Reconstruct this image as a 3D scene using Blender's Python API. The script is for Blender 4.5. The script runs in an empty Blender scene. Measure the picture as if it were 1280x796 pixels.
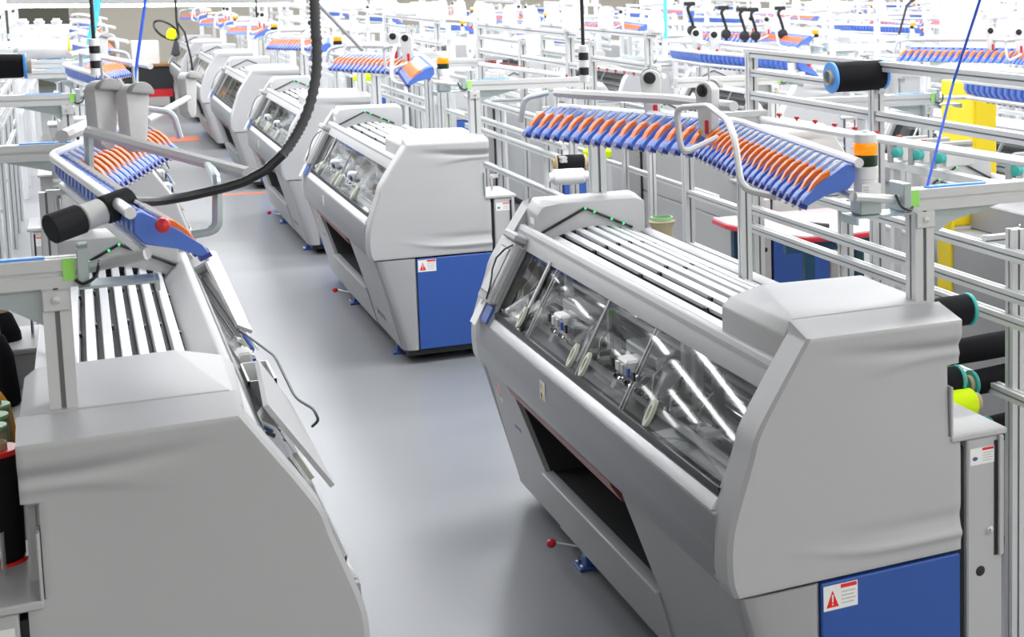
import bpy, bmesh, math, random
from mathutils import Vector, Matrix
random.seed(7)
S = bpy.context.scene
C = bpy.context.collection
PI = math.pi
# ------------------------------------------------------------------ camera
cam_d = bpy.data.cameras.new('camera'); cam = bpy.data.objects.new('camera', cam_d); C.objects.link(cam)
HEAD, PITCH, FPX, PX, PY = 31.290, 6.7238, 1866.08, 1235.0, 200.0
cam.location = (0, 0, 2.3)
cam.rotation_euler = (math.radians(90 - PITCH), 0, math.radians(-HEAD))
cam_d.sensor_width = 36.0; cam_d.lens = FPX / 1280 * 36.0
cam_d.shift_x = (640 - PX) / 1280; cam_d.shift_y = (PY - 398) / 1280
cam_d.clip_start = 0.05; cam_d.clip_end = 200
cam_d.dof.use_dof = True; cam_d.dof.focus_distance = 5.2; cam_d.dof.aperture_fstop = 9.0
S.camera = cam
# ------------------------------------------------------------------ world, exposure
w = bpy.data.worlds.new('world'); S.world = w; w.use_nodes = True
w.node_tree.nodes['Background'].inputs[0].default_value = (0.9, 0.95, 1.0, 1)
w.node_tree.nodes['Background'].inputs[1].default_value = 0.3
S.view_settings.view_transform = 'Standard'; S.view_settings.look = 'None'
S.view_settings.exposure = 0.52; S.view_settings.gamma = 1.0; S.view_settings.use_curve_mapping = False
LAMP_Y = [-2.6, 1.2, 4.6, 8.0, 11.4, 14.8, 18.2, 21.6, 25.0, 28.4, 31.8, 35.6]     # luminaire lines across the hall; first added as fill, last added for back wall
LAMP_W = [620, 260, 430, 680, 720, 900, 950, 900, 850, 800, 750, 520]
LAMP_X0 = [-5, 2.0, 1.2, -.5, -5, -12, -16, -16, -16, -16, -16, -16]
LAMP_X1, LAMP_Z = 27.0, 4.3

# ------------------------------------------------------------------ materials
def mat(name, col, rough=0.45, metal=0.0, spec=0.5, bump=0.0, scale=60, var=0.0, emit=0.0, coat=0.0):
    m = bpy.data.materials.new(name); m.use_nodes = True
    nt = m.node_tree; b = nt.nodes['Principled BSDF']
    b.inputs['Base Color'].default_value = (*col, 1)
    b.inputs['Roughness'].default_value = rough; b.inputs['Metallic'].default_value = metal
    b.inputs['Specular IOR Level'].default_value = spec
    if coat: b.inputs['Coat Weight'].default_value = coat
    if emit:
        b.inputs['Emission Color'].default_value = (*col, 1); b.inputs['Emission Strength'].default_value = emit
    if var or bump:
        tc = nt.nodes.new('ShaderNodeTexCoord'); n = nt.nodes.new('ShaderNodeTexNoise')
        n.inputs['Scale'].default_value = scale; n.inputs['Detail'].default_value = 2
        nt.links.new(tc.outputs['Object'], n.inputs['Vector'])
        if var:
            mx = nt.nodes.new('ShaderNodeMix'); mx.data_type = 'RGBA'
            mx.inputs[6].default_value = (*[c * (1 - var) for c in col], 1)
            mx.inputs[7].default_value = (*[min(1, c * (1 + var)) for c in col], 1)
            nt.links.new(n.outputs['Fac'], mx.inputs[0]); nt.links.new(mx.outputs[2], b.inputs['Base Color'])
        if bump:
            bp = nt.nodes.new('ShaderNodeBump'); bp.inputs['Strength'].default_value = bump
            bp.inputs['Distance'].default_value = 0.002
            nt.links.new(n.outputs['Fac'], bp.inputs['Height']); nt.links.new(bp.outputs[0], b.inputs['Normal'])
    return m

M = {}
M['body'] = mat('body_paint', (0.47, 0.47, 0.475), 0.42, 0, 0.45, 0.03, 900, 0.02)
M['cover'] = mat('cover_paint_lit', (0.50, 0.50, 0.50), 0.45, 0, 0.45, 0.03, 900, 0.02)  # body paint lightened: brightness of upward faces put into the colour
M['apron'] = mat('apron_paint_shaded', (0.27, 0.275, 0.285), 0.40, 0, 0.5, 0.03, 900, 0.02)  # body paint darkened: shade on the front put into the colour
M['lower'] = mat('lower_paint', (0.36, 0.36, 0.365), 0.45, 0, 0.45, 0.03, 900, 0.02)
M['trim'] = mat('light_trim', (0.62, 0.63, 0.64), 0.3, 0.3, 0.5, 0, 60, 0.02)
M['rail'] = mat('white_rail', (0.80, 0.81, 0.82), 0.28, 0.15, 0.6, 0, 40, 0.02)
M['alu'] = mat('aluminium', (0.66, 0.67, 0.67), 0.38, 0.35, 0.5, 0.02, 300, 0.03)
M['groove'] = mat('profile_groove', (0.20, 0.21, 0.22), 0.5, 0.4, 0.5, 0, 60, 0.05)
M['steel'] = mat('sheet_steel', (0.48, 0.55, 0.56), 0.35, 0.5, 0.5, 0, 120, 0.04)
M['white'] = mat('white_plastic', (0.80, 0.80, 0.79), 0.4, 0, 0.5, 0, 60, 0.02)
M['blue'] = mat('blue_panel', (0.028, 0.092, 0.36), 0.42, 0, 0.5, 0.03, 700, 0.03)
M['fblue'] = mat('feeder_blue', (0.085, 0.185, 0.62), 0.38, 0, 0.5, 0, 60, 0.05)
M['fdark'] = mat('feeder_tip_blue', (0.03, 0.05, 0.30), 0.4, 0, 0.5, 0, 60, 0.05)
M['orange'] = mat('orange_plastic', (0.95, 0.20, 0.02), 0.35, 0, 0.5, 0, 60, 0.04)
M['red'] = mat('red_plastic', (0.62, 0.02, 0.03), 0.3, 0, 0.5, 0, 60, 0.04)
M['redstrip'] = mat('dull_red_strip', (0.28, 0.075, 0.075), 0.45, 0, 0.5, 0, 60, 0.05)
M['black'] = mat('black_yarn', (0.010, 0.010, 0.012), 0.85, 0, 0.2, 0.5, 500, 0.1)
M['blackp'] = mat('black_plastic', (0.015, 0.015, 0.017), 0.4, 0, 0.5, 0, 60, 0.05)
M['rubber'] = mat('black_rubber', (0.11, 0.113, 0.118), 0.55, 0, 0.4, 0, 60, 0.05)
M['dark'] = mat('dark_interior', (0.03, 0.031, 0.033), 0.6, 0, 0.3, 0, 60, 0.05)
M['grey'] = mat('mid_grey_plastic', (0.36, 0.36, 0.36), 0.45, 0, 0.5, 0, 60, 0.03)
M['lgrey'] = mat('pale_grey_plastic', (0.62, 0.62, 0.61), 0.42, 0, 0.5, 0, 60, 0.03)
M['bed'] = mat('needle_bed_steel', (0.22, 0.225, 0.23), 0.4, 0.4, 0.5, 0, 200, 0.1)
M['tray'] = mat('inner_tray_grey', (0.34, 0.34, 0.35), 0.35, 0.2, 0.5, 0, 60, 0.03)
M['chrome'] = mat('chrome', (0.8, 0.8, 0.8), 0.12, 1.0, 0.5, 0, 60, 0.01)
M['handle'] = mat('cream_plastic', (0.60, 0.64, 0.52), 0.4, 0, 0.5, 0, 60, 0.03)
M['card'] = mat('cardboard', (0.50, 0.40, 0.26), 0.8, 0, 0.2, 0.1, 120, 0.06)
M['beige'] = mat('beige_yarn', (0.42, 0.36, 0.24), 0.85, 0, 0.2, 0.4, 400, 0.08)
M['brimblue'] = mat('blue_rim', (0.10, 0.36, 0.90), 0.35, 0, 0.5, 0, 60, 0.03)
M['brimgreen'] = mat('green_rim', (0.34, 0.60, 0.30), 0.4, 0, 0.5, 0, 60, 0.03)
M['brimteal'] = mat('teal_rim', (0.05, 0.42, 0.38), 0.4, 0, 0.5, 0, 60, 0.03)
M['brimred'] = mat('red_rim', (0.85, 0.02, 0.02), 0.35, 0, 0.5, 0, 60, 0.03)
M['neon'] = mat('neon_yellow_yarn', (0.68, 0.90, 0.01), 0.8, 0, 0.2, 0.3, 400, 0.04)
M['yorange'] = mat('orange_yarn', (0.85, 0.36, 0.02), 0.8, 0, 0.2, 0.3, 400, 0.06)
M['wyarn'] = mat('white_yarn', (0.82, 0.82, 0.83), 0.8, 0, 0.2, 0.3, 400, 0.03)
M['yellow'] = mat('yellow_paint', (0.88, 0.66, 0.01), 0.4, 0, 0.5, 0, 60, 0.03)
M['teal'] = mat('table_leg_blue', (0.02, 0.075, 0.13), 0.4, 0.2, 0.5, 0, 60, 0.05)
M['tabletop'] = mat('table_laminate', (0.66, 0.56, 0.58), 0.25, 0, 0.5, 0, 30, 0.03)
M['tablered'] = mat('table_red_edge', (0.60, 0.03, 0.05), 0.3, 0, 0.5, 0, 60, 0.05)
M['rope'] = mat('blue_rope', (0.04, 0.14, 0.75), 0.6, 0, 0.4, 0.2, 300, 0.06)
M['cyan'] = mat('cyan_tape', (0.10, 0.62, 0.80), 0.5, 0, 0.4, 0, 60, 0.05)
M['green'] = mat('green_tape', (0.36, 0.80, 0.16), 0.6, 0, 0.3, 0, 60, 0.04)
M['led'] = mat('green_led', (0.02, 1.0, 0.15), 0.4, 0, 0.5, 0, 60, 0, 2.0)
M['lampo'] = mat('amber_lens', (1.0, 0.28, 0.0), 0.2, 0, 0.5, 0, 60, 0.03, 0.35)
M['lampg'] = mat('dark_green_lens', (0.01, 0.03, 0.012), 0.2, 0, 0.5, 0, 60, 0.03)
M['paper'] = mat('paper_white', (0.84, 0.84, 0.82), 0.7, 0, 0.2, 0, 60, 0.02)
M['signred'] = mat('label_red', (0.80, 0.03, 0.03), 0.5, 0, 0.3, 0, 60, 0.02)
M['ink'] = mat('label_ink', (0.45, 0.45, 0.46), 0.6, 0, 0.3, 0, 60, 0.03)
M['inkblue'] = mat('logo_blue_ink', (0.10, 0.13, 0.26), 0.5, 0, 0.3, 0, 60, 0.05)
M['foam'] = mat('black_foam', (0.035, 0.035, 0.037), 0.8, 0, 0.2, 0.4, 200, 0.1)
M['wood'] = mat('brown_board', (0.30, 0.16, 0.07), 0.7, 0, 0.3, 0.2, 30, 0.15)
M['tube'] = mat('lamp_tube', (1, 1, 0.98), 0.4, 0, 0.5, 0, 60, 0, 6.0)
M['omark'] = mat('orange_floor_paint', (0.80, 0.16, 0.05), 0.4, 0, 0.5, 0, 60, 0.05)
M['wall'] = mat('wall_paint', (0.52, 0.48, 0.41), 0.8, 0, 0.3, 0.1, 40, 0.04)
M['ceil'] = mat('ceiling_paint', (0.75, 0.75, 0.74), 0.9, 0, 0.2, 0.1, 20, 0.03)
M['doorgrey'] = mat('door_grey', (0.10, 0.10, 0.075), 0.5, 0, 0.4, 0, 20, 0.05)
M['pillar'] = mat('pillar_paint', (0.72, 0.71, 0.68), 0.7, 0, 0.3, 0.05, 40, 0.02)
# glass: thin sheet, clear with a Fresnel reflection
g = bpy.data.materials.new('clear_acrylic'); g.use_nodes = True; nt = g.node_tree; nt.nodes.clear()
o_ = nt.nodes.new('ShaderNodeOutputMaterial'); mx = nt.nodes.new('ShaderNodeMixShader')
tr = nt.nodes.new('ShaderNodeBsdfTransparent'); gl = nt.nodes.new('ShaderNodeBsdfGlossy'); fr = nt.nodes.new('ShaderNodeFresnel')
tr.inputs[0].default_value = (0.78, 0.80, 0.80, 1); gl.inputs['Roughness'].default_value = 0.03; fr.inputs[0].default_value = 1.5
geo = nt.nodes.new('ShaderNodeNewGeometry'); ior = nt.nodes.new('ShaderNodeMapRange')   # same thin sheet seen from either side
ior.inputs[3].default_value = 1.5; ior.inputs[4].default_value = 1 / 1.5
nt.links.new(geo.outputs['Backfacing'], ior.inputs[0]); nt.links.new(ior.outputs[0], fr.inputs[0])
gl.inputs[0].default_value = (1, 1, 1, 1)
nt.links.new(fr.outputs[0], mx.inputs[0]); nt.links.new(tr.outputs[0], mx.inputs[1]); nt.links.new(gl.outputs[0], mx.inputs[2])
nt.links.new(mx.outputs[0], o_.inputs[0]); M['glass'] = g
# floor: sealed resin, softly reflective with roller marks
f = mat('floor_resin', (0.30, 0.31, 0.325), 0.2, 0, 0.4); nt = f.node_tree; b = nt.nodes['Principled BSDF']
tc = nt.nodes.new('ShaderNodeTexCoord'); n1 = nt.nodes.new('ShaderNodeTexNoise'); n1.inputs['Scale'].default_value = 0.7; n1.inputs['Detail'].default_value = 1
rp = nt.nodes.new('ShaderNodeMapRange'); rp.inputs[3].default_value = 0.24; rp.inputs[4].default_value = 0.32
cr = nt.nodes.new('ShaderNodeMix'); cr.data_type = 'RGBA'
cr.inputs[6].default_value = (0.225, 0.232, 0.245, 1); cr.inputs[7].default_value = (0.245, 0.253, 0.265, 1)
nt.links.new(tc.outputs['Object'], n1.inputs['Vector']); nt.links.new(n1.outputs['Fac'], rp.inputs[0]); nt.links.new(n1.outputs['Fac'], cr.inputs[0])
b.inputs['Roughness'].default_value = 0.28; nt.links.new(cr.outputs[2], b.inputs['Base Color'])
M['floor'] = f

# ------------------------------------------------------------------ mesh helpers
def HX(x): return x * .86 if x > 0 else x      # machines of the left hand are a little shallower at the back
class MB:
    """collects faces of several materials; build() links them as one mesh object"""
    def __init__(s, mirror=False): s.v = []; s.f = []; s.m = []; s.mir = mirror; s.mats = []
    def mi(s, k):
        if k not in s.mats: s.mats.append(k)
        return s.mats.index(k)
    def add(s, vs, fs, k):
        b = len(s.v); i = s.mi(k)
        for p in vs: s.v.append((-HX(p[0]), p[1], p[2]) if s.mir else (p[0], p[1], p[2]))
        for q in fs:
            q = [b + a for a in q]
            if s.mir: q.reverse()
            s.f.append(q); s.m.append(i)
        return s
    def bm(s, bm, k):
        bm.verts.ensure_lookup_table(); bm.verts.index_update()
        s.add([tuple(v.co) for v in bm.verts], [[v.index for v in f.verts] for f in bm.faces], k); bm.free(); return s
    def box(s, x0, x1, y0, y1, z0, z1, k, bev=0, R=None, seg=1):
        vs = [(x, y, z) for x in (x0, x1) for y in (y0, y1) for z in (z0, z1)]
        if R is not None: vs = [tuple(R @ Vector(p)) for p in vs]
        fs = [(0, 1, 3, 2), (4, 6, 7, 5), (0, 4, 5, 1), (2, 3, 7, 6), (0, 2, 6, 4), (1, 5, 7, 3)]
        if not bev: return s.add(vs, fs, k)
        b = bmesh.new(); vv = [b.verts.new(p) for p in vs]
        for q in fs: b.faces.new([vv[i] for i in q])
        bmesh.ops.bevel(b, geom=b.edges[:], offset=bev, segments=seg, affect='EDGES', profile=0.5)
        return s.bm(b, k)
    def prism(s, poly, a0, a1, k, axis='y', bev=0, seg=2, ends_only=False):
        """poly: list of (p,q). axis y -> (p,a,q); axis x -> (a,p,q); axis z -> (p,q,a)"""
        def P(p, a): return {'y': (p[0], a, p[1]), 'x': (a, p[0], p[1]), 'z': (p[0], p[1], a)}[axis]
        n = len(poly); ar = sum(poly[i][0] * poly[(i + 1) % n][1] - poly[(i + 1) % n][0] * poly[i][1] for i in range(n))
        if (ar > 0) == (axis == 'y'): poly = poly[::-1]
        if a0 > a1: a0, a1 = a1, a0
        vs = [P(p, a0) for p in poly] + [P(p, a1) for p in poly]
        fs = [list(range(n))[::-1], list(range(n, 2 * n))] + [[i, (i + 1) % n, n + (i + 1) % n, n + i] for i in range(n)]
        if not bev: return s.add(vs, fs, k)
        b = bmesh.new(); vv = [b.verts.new(p) for p in vs]
        for q in fs: b.faces.new([vv[i] for i in q])
        bmesh.ops.bevel(b, geom=b.edges[:], offset=bev, segments=seg, affect='EDGES', profile=0.5)
        return s.bm(b, k)
    def tube(s, pts, r, k, n=8, cap=True):
        pts = [Vector(p) for p in pts]; rs = r if isinstance(r, (list, tuple)) else [r] * len(pts)
        vs = []; fs = []; up = None
        for i, p in enumerate(pts):
            t = (pts[min(i + 1, len(pts) - 1)] - pts[max(i - 1, 0)]).normalized()
            if up is None: up = Vector((0, 0, 1)) if abs(t.z) < 0.9 else Vector((1, 0, 0))
            a = t.cross(up).normalized(); c = a.cross(t).normalized(); up = c
            for j in range(n):
                w_ = 2 * PI * j / n; vs.append(tuple(p + (a * math.cos(w_) + c * math.sin(w_)) * rs[i]))
        for i in range(len(pts) - 1):
            for j in range(n): fs.append([i * n + j, i * n + (j + 1) % n, (i + 1) * n + (j + 1) % n, (i + 1) * n + j])
        if cap: fs += [list(range(n))[::-1], [(len(pts) - 1) * n + j for j in range(n)]]
        return s.add(vs, fs, k)
    def lathe(s, prof, org, axis, k, n=20, caps=True):
        """prof: list of (radius, height along axis)"""
        ax = Vector(axis).normalized(); u = ax.orthogonal().normalized(); v = ax.cross(u); o = Vector(org)
        vs = []; fs = []
        for r, h in prof:
            for j in range(n):
                w_ = 2 * PI * j / n; vs.append(tuple(o + ax * h + (u * math.cos(w_) + v * math.sin(w_)) * r))
        for i in range(len(prof) - 1):
            for j in range(n): fs.append([i * n + j, i * n + (j + 1) % n, (i + 1) * n + (j + 1) % n, (i + 1) * n + j])
        if caps and prof[0][0] > 1e-5: fs.append(list(range(n))[::-1])
        if caps and prof[-1][0] > 1e-5: fs.append([(len(prof) - 1) * n + j for j in range(n)])
        return s.add(vs, fs, k)
    def plate(s, poly, xf, t, k):
        """poly of (y,z) on the front surface x=xf(z), t thick inwards"""
        n = len(poly); ar = sum(poly[i][0] * poly[(i + 1) % n][1] - poly[(i + 1) % n][0] * poly[i][1] for i in range(n))
        if ar > 0: poly = poly[::-1]
        vs = [(xf(z), y, z) for y, z in poly] + [(xf(z) + t, y, z) for y, z in poly]
        fs = [list(range(n)), list(range(n, 2 * n))[::-1]] + [[(i + 1) % n, i, n + i, n + (i + 1) % n] for i in range(n)]
        return s.add(vs, fs, k)
    def build(s, name, parent=None, ang=35, loc=None):
        me = bpy.data.meshes.new(name); me.from_pydata(s.v, [], s.f); me.update()
        for k in s.mats: me.materials.append(M[k])
        me.polygons.foreach_set('material_index', s.m)
        me.polygons.foreach_set('use_smooth', [True] * len(s.f))
        me.set_sharp_from_angle(angle=math.radians(ang))
        ob = bpy.data.objects.new(name, me); C.objects.link(ob)
        if parent: ob.parent = parent
        if loc: ob.location = loc
        return ob

def empty(name, loc=(0, 0, 0), rz=0, parent=None):
    o = bpy.data.objects.new(name, None); C.objects.link(o); o.location = loc; o.rotation_euler = (0, 0, rz)
    o.empty_display_size = 0.1
    if parent: o.parent = parent
    return o
def tag(o, label, cat, group=None, kind=None):
    o['label'] = label; o['category'] = cat
    if group: o['group'] = group
    if kind: o['kind'] = kind
    return o
def structure(o): o['kind'] = 'structure'; return o
def copy_tree(o, parent=None):
    c = o.copy(); C.objects.link(c)
    if parent: c.parent = parent
    for ch in o.children: copy_tree(ch, c)
    return c
def profile_bar(mb, p0, p1, w=0.045, k='alu', slots=True):
    """square aluminium extrusion between two points with a T-slot groove down the middle of each side"""
    p0 = Vector(p0); p1 = Vector(p1); d = p1 - p0; L = d.length; t = d.normalized()
    up = Vector((0, 0, 1)) if abs(t.z) < 0.9 else Vector((0, 1, 0))
    a = t.cross(up).normalized(); c = a.cross(t).normalized(); h = w / 2; g_ = w * 0.09; dp = w * 0.12
    ring = []
    for (ex, ey) in ((1, 0), (0, 1), (-1, 0), (0, -1)):
        tx, ty = -ey, ex
        for (sd, dep) in ((-h, 0), (-g_, 0), (-g_, dp), (g_, dp), (g_, 0)):
            ring.append((ex * (h - dep) + tx * sd, ey * (h - dep) + ty * sd))
    n = len(ring)
    vs = [tuple(p + a * q[0] + c * q[1]) for p in (p0, p1) for q in ring]
    for i in range(n):
        kk = 'groove' if (slots and i % 5 == 2) else k
        mb.add([vs[i], vs[(i + 1) % n], vs[n + (i + 1) % n], vs[n + i]], [(0, 1, 2, 3)], kk)
    mb.add([vs[i] for i in range(n)], [list(range(n))[::-1]], k); mb.add([vs[n + i] for i in range(n)], [list(range(n))], k)
    return mb
ORD = ['zeroth', 'first', 'second', 'third', 'fourth', 'fifth', 'sixth', 'seventh', 'eighth', 'ninth', 'tenth', 'eleventh', 'twelfth']

# ------------------------------------------------------------------ room shell
structure(MB().box(-18.2, 30.2, -4.2, 40.2, -0.1, 0, 'floor').build('floor'))
structure(MB().box(-18.2, 30.2, -4.2, 40.2, 4.6, 4.7, 'ceil').build('ceiling'))
structure(MB().box(-18.2, 30.2, 40.0, 40.2, 0, 4.6, 'wall').build('wall_back'))
structure(MB().box(-18.2, 30.2, -4.2, -4.0, 0, 4.6, 'wall').build('wall_front'))
structure(MB().box(-18.2, -18.0, -4.0, 40.0, 0, 4.6, 'wall').build('wall_left'))
structure(MB().box(30.0, 30.2, -4.0, 40.0, 0, 4.6, 'wall').build('wall_right'))
structure(MB().box(-18, 30, 39.985, 40.0, 0, 0.12, 'doorgrey').build('baseboard_back'))
for i, (a, b_) in enumerate(((-3.6, -0.15), (13.1, 14.2), (21.0, 22.4))):
    d = structure(MB().box(a, b_, 39.94, 40.0, 0, 2.35, 'doorgrey').box(a - 0.08, a, 39.92, 40, 0, 2.43, 'wall').box(b_, b_ + 0.08, 39.92, 40, 0, 2.43, 'wall').build('door_%d' % (i + 1)))
    MB().box(b_ - 0.16, b_ - 0.06, 39.90, 39.94, 1.02, 1.06, 'chrome').build('door_handle', d)
for i, (x, y) in enumerate(((8.85, 15.0), (22.0, 31.0))):
    structure(MB().prism([(x - 0.22, y - 0.3), (x + 0.22, y - 0.3), (x + 0.22, y + 0.3), (x - 0.22, y + 0.3)], 0, 4.6, 'pillar', 'z', 0.02).build('trim_%d' % (i + 1)))
# ceiling luminaires: each line has its own light; first and last are added fill
for i, (y, wt, lx0) in enumerate(zip(LAMP_Y, LAMP_W, LAMP_X0)):
    e = empty('ceiling_lamp', ((lx0 + LAMP_X1) / 2, y, LAMP_Z))
    tag(e, 'long white fluorescent lamp line on the ceiling, %s from the front' % ORD[i + 1], 'ceiling lamp', 'ceiling lamp lines')
    h = (LAMP_X1 - lx0) / 2
    MB().prism([(-0.16, 0.08), (-0.08, 0.02), (0.08, 0.02), (0.16, 0.08), (0.05, 0.12), (-0.05, 0.12)], -h, h, 'white', 'x').build('lamp_housing', e)
    for k in range(6): MB().box(-h + k * h / 3, -h + k * h / 3 + 0.01, -0.01, 0.01, 0.1, 0.3, 'alu').build('hanger', e)
    ld = bpy.data.lights.new('lamp_light', 'AREA'); ld.shape = 'RECTANGLE'; ld.size = 2 * h; ld.size_y = 0.3; ld.energy = wt
    ld.color = (0.97, 0.985, 1.0)
    lo = bpy.data.objects.new('lamp_light', ld); C.objects.link(lo); lo.parent = e

# ------------------------------------------------------------------ knitting machine (local frame: x back, y along the bed, front faces -x)
NEAR = [(-.109, 1.35), (-.185, 1.232), (-.262, 1.105), (-.287, 1.029), (-.322, .926), (-.345, .85), (-.353, .79), (-.352, .73), (-.347, .69), (-.335, .662)]
XB = .365
def catmull(p, n=4):
    out = []
    for i in range(len(p) - 1):
        p0 = p[max(0, i - 1)]; p1 = p[i]; p2 = p[i + 1]; p3 = p[min(len(p) - 1, i + 2)]
        for k in range(n):
            t = k / n
            out.append(tuple(.5 * (2 * b + (c - a) * t + (2 * a - 5 * b + 4 * c - d) * t * t + (3 * b - 3 * c + d - a) * t ** 3) for a, b, c, d in zip(p0, p1, p2, p3)))
    return out + [p[-1]]
NEAR = NEAR[:2] + catmull(NEAR[1:], 5)[1:]
def interp(tbl, z):
    t = sorted(tbl, key=lambda p: p[1])
    if z <= t[0][1]: return t[0][0]
    for (x0, z0), (x1, z1) in zip(t, t[1:]):
        if z <= z1: return x0 + (x1 - x0) * (z - z0) / (z1 - z0)
    return t[-1][0]
def gs(a, s): return math.exp(-(a / s) ** 2)
def sm(a, b, x): t = max(0, min(1, (x - a) / (b - a))); return t * t * (3 - 2 * t)
def end_cover(mir, y0, y1, sgn, z_seam=.66):
    """sculpted end cover; sgn -1: outer face at y0 (towards -y)"""
    mb = MB(mir)
    zs = [z_seam + (1.345 - z_seam) * i / 110 for i in range(111)] + [1.003, 1.004, 1.213, 1.214]; zs = sorted(zs)
    nx = 56; rows = []
    yo = y0 if sgn < 0 else y1; yi = y1 if sgn < 0 else y0
    for z in zs:
        xl = interp(NEAR, z); xr = XB if (z <= 1.0035 or z >= 1.2135) else .327
        row = []
        for j in range(nx + 1):
            u = j / nx; x = xl + (xr - xl) * u
            a = sm(-.14, .30, x)
            rid = 1.292 - .03 * a
            zv = 1.288 - .022 * a
            d = .010 * a * sm(zv, zv + .040, z) - .011 * a * gs(z - zv, .018) - .010 * a * a * (1 - sm(1.225 - .055 * (1 - a), 1.252 - .05 * (1 - a), z)) * sm(.9, 1.2, z)
            a2 = sm(-.26, .24, x)
            zr = .712 + .055 * (1 - a2) ** 2
            d += .010 * a2 * gs(z - zr, .014) - .007 * a2 * a2 * gs(z - zr - .05, .022)
            e_ = min(max(0, x - xl), (xr - x) * 1.0 + .004, (z - z_seam) * 1.5 + .006, (1.345 - z) + .003) # rounded rim
            r = .012
            if e_ < r: d -= r - math.sqrt(max(0, r * r - (r - e_) ** 2))
            row.append((x, yo + sgn * d, z))
        rows.append(row)
    nr = len(rows); vs = [p for r in rows for p in r]; W = nx + 1; fs = []
    for i in range(nr - 1):
        for j in range(nx):
            q = [i * W + j, i * W + j + 1, (i + 1) * W + j + 1, (i + 1) * W + j]
            fs.append(q if sgn < 0 else q[::-1])
    mb.add(vs, fs, 'body')
    # rim: front, top and back walls back to yi
    loop = [rows[i][0] for i in range(nr)] + rows[-1][1:] + [rows[i][nx] for i in range(nr - 2, -1, -1)] + rows[0][nx - 1:0:-1]
    n = len(loop)
    def lift(p):  # the top strip rises a little towards the raised cover
        return (p[0] - (.012 if p[2] > 1.3 else 0) * 0, yi, p[2] + (.028 if p[2] > 1.34 else .0))
    vs = loop + [lift(p) for p in loop]
    fs = []
    for i in range(n):
        q = [i, n + i, n + (i + 1) % n, (i + 1) % n]
        fs.append(q[::-1] if sgn < 0 else q)
    fs.append(list(range(n, 2 * n)) if sgn > 0 else list(range(n, 2 * n))[::-1])
    mb.add(vs, fs, 'body')
    return mb

def label_plate(mb, x, y, z, w_, h, sgn, tri=True):
    """warning label on a face looking towards sgn*y: white card, red triangle, red header, grey text lines"""
    t = .0015
    yy = y + sgn * t
    mb.box(x, x + w_, min(y, yy), max(y, yy), z - h, z, 'paper')
    def q(pts, k, o): mb.prism(pts, y + sgn * (t), y + sgn * (t + o), k)
    if not tri: q([(x + .20 * w_ + .11 * w_ * math.cos(a), z - .62 * h + .12 * h * math.sin(a)) for a in [i * PI / 6 for i in range(12)]], 'inkblue', .0006)
    else:
      q([(x + .08 * w_, z - .88 * h), (x + .44 * w_, z - .88 * h), (x + .26 * w_, z - .2 * h)], 'signred', .0006)
      q([(x + .245 * w_, z - .68 * h), (x + .275 * w_, z - .68 * h), (x + .282 * w_, z - .38 * h), (x + .238 * w_, z - .38 * h)], 'paper', .0012)
      q([(x + .247 * w_, z - .80 * h), (x + .273 * w_, z - .80 * h), (x + .273 * w_, z - .73 * h), (x + .247 * w_, z - .73 * h)], 'paper', .0012)
    q([(x + .5 * w_, z - .18 * h), (x + .97 * w_, z - .18 * h), (x + .97 * w_, z - .03 * h), (x + .5 * w_, z - .03 * h)], 'signred', .0006)
    for i in range(4):
        zz = z - (.32 + .15 * i) * h
        q([(x + .52 * w_, zz - .035 * h), (x + (.93 - .05 * (i % 2)) * w_, zz - .035 * h), (x + (.93 - .05 * (i % 2)) * w_, zz), (x + .52 * w_, zz)], 'ink', .0006)
    return mb

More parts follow.
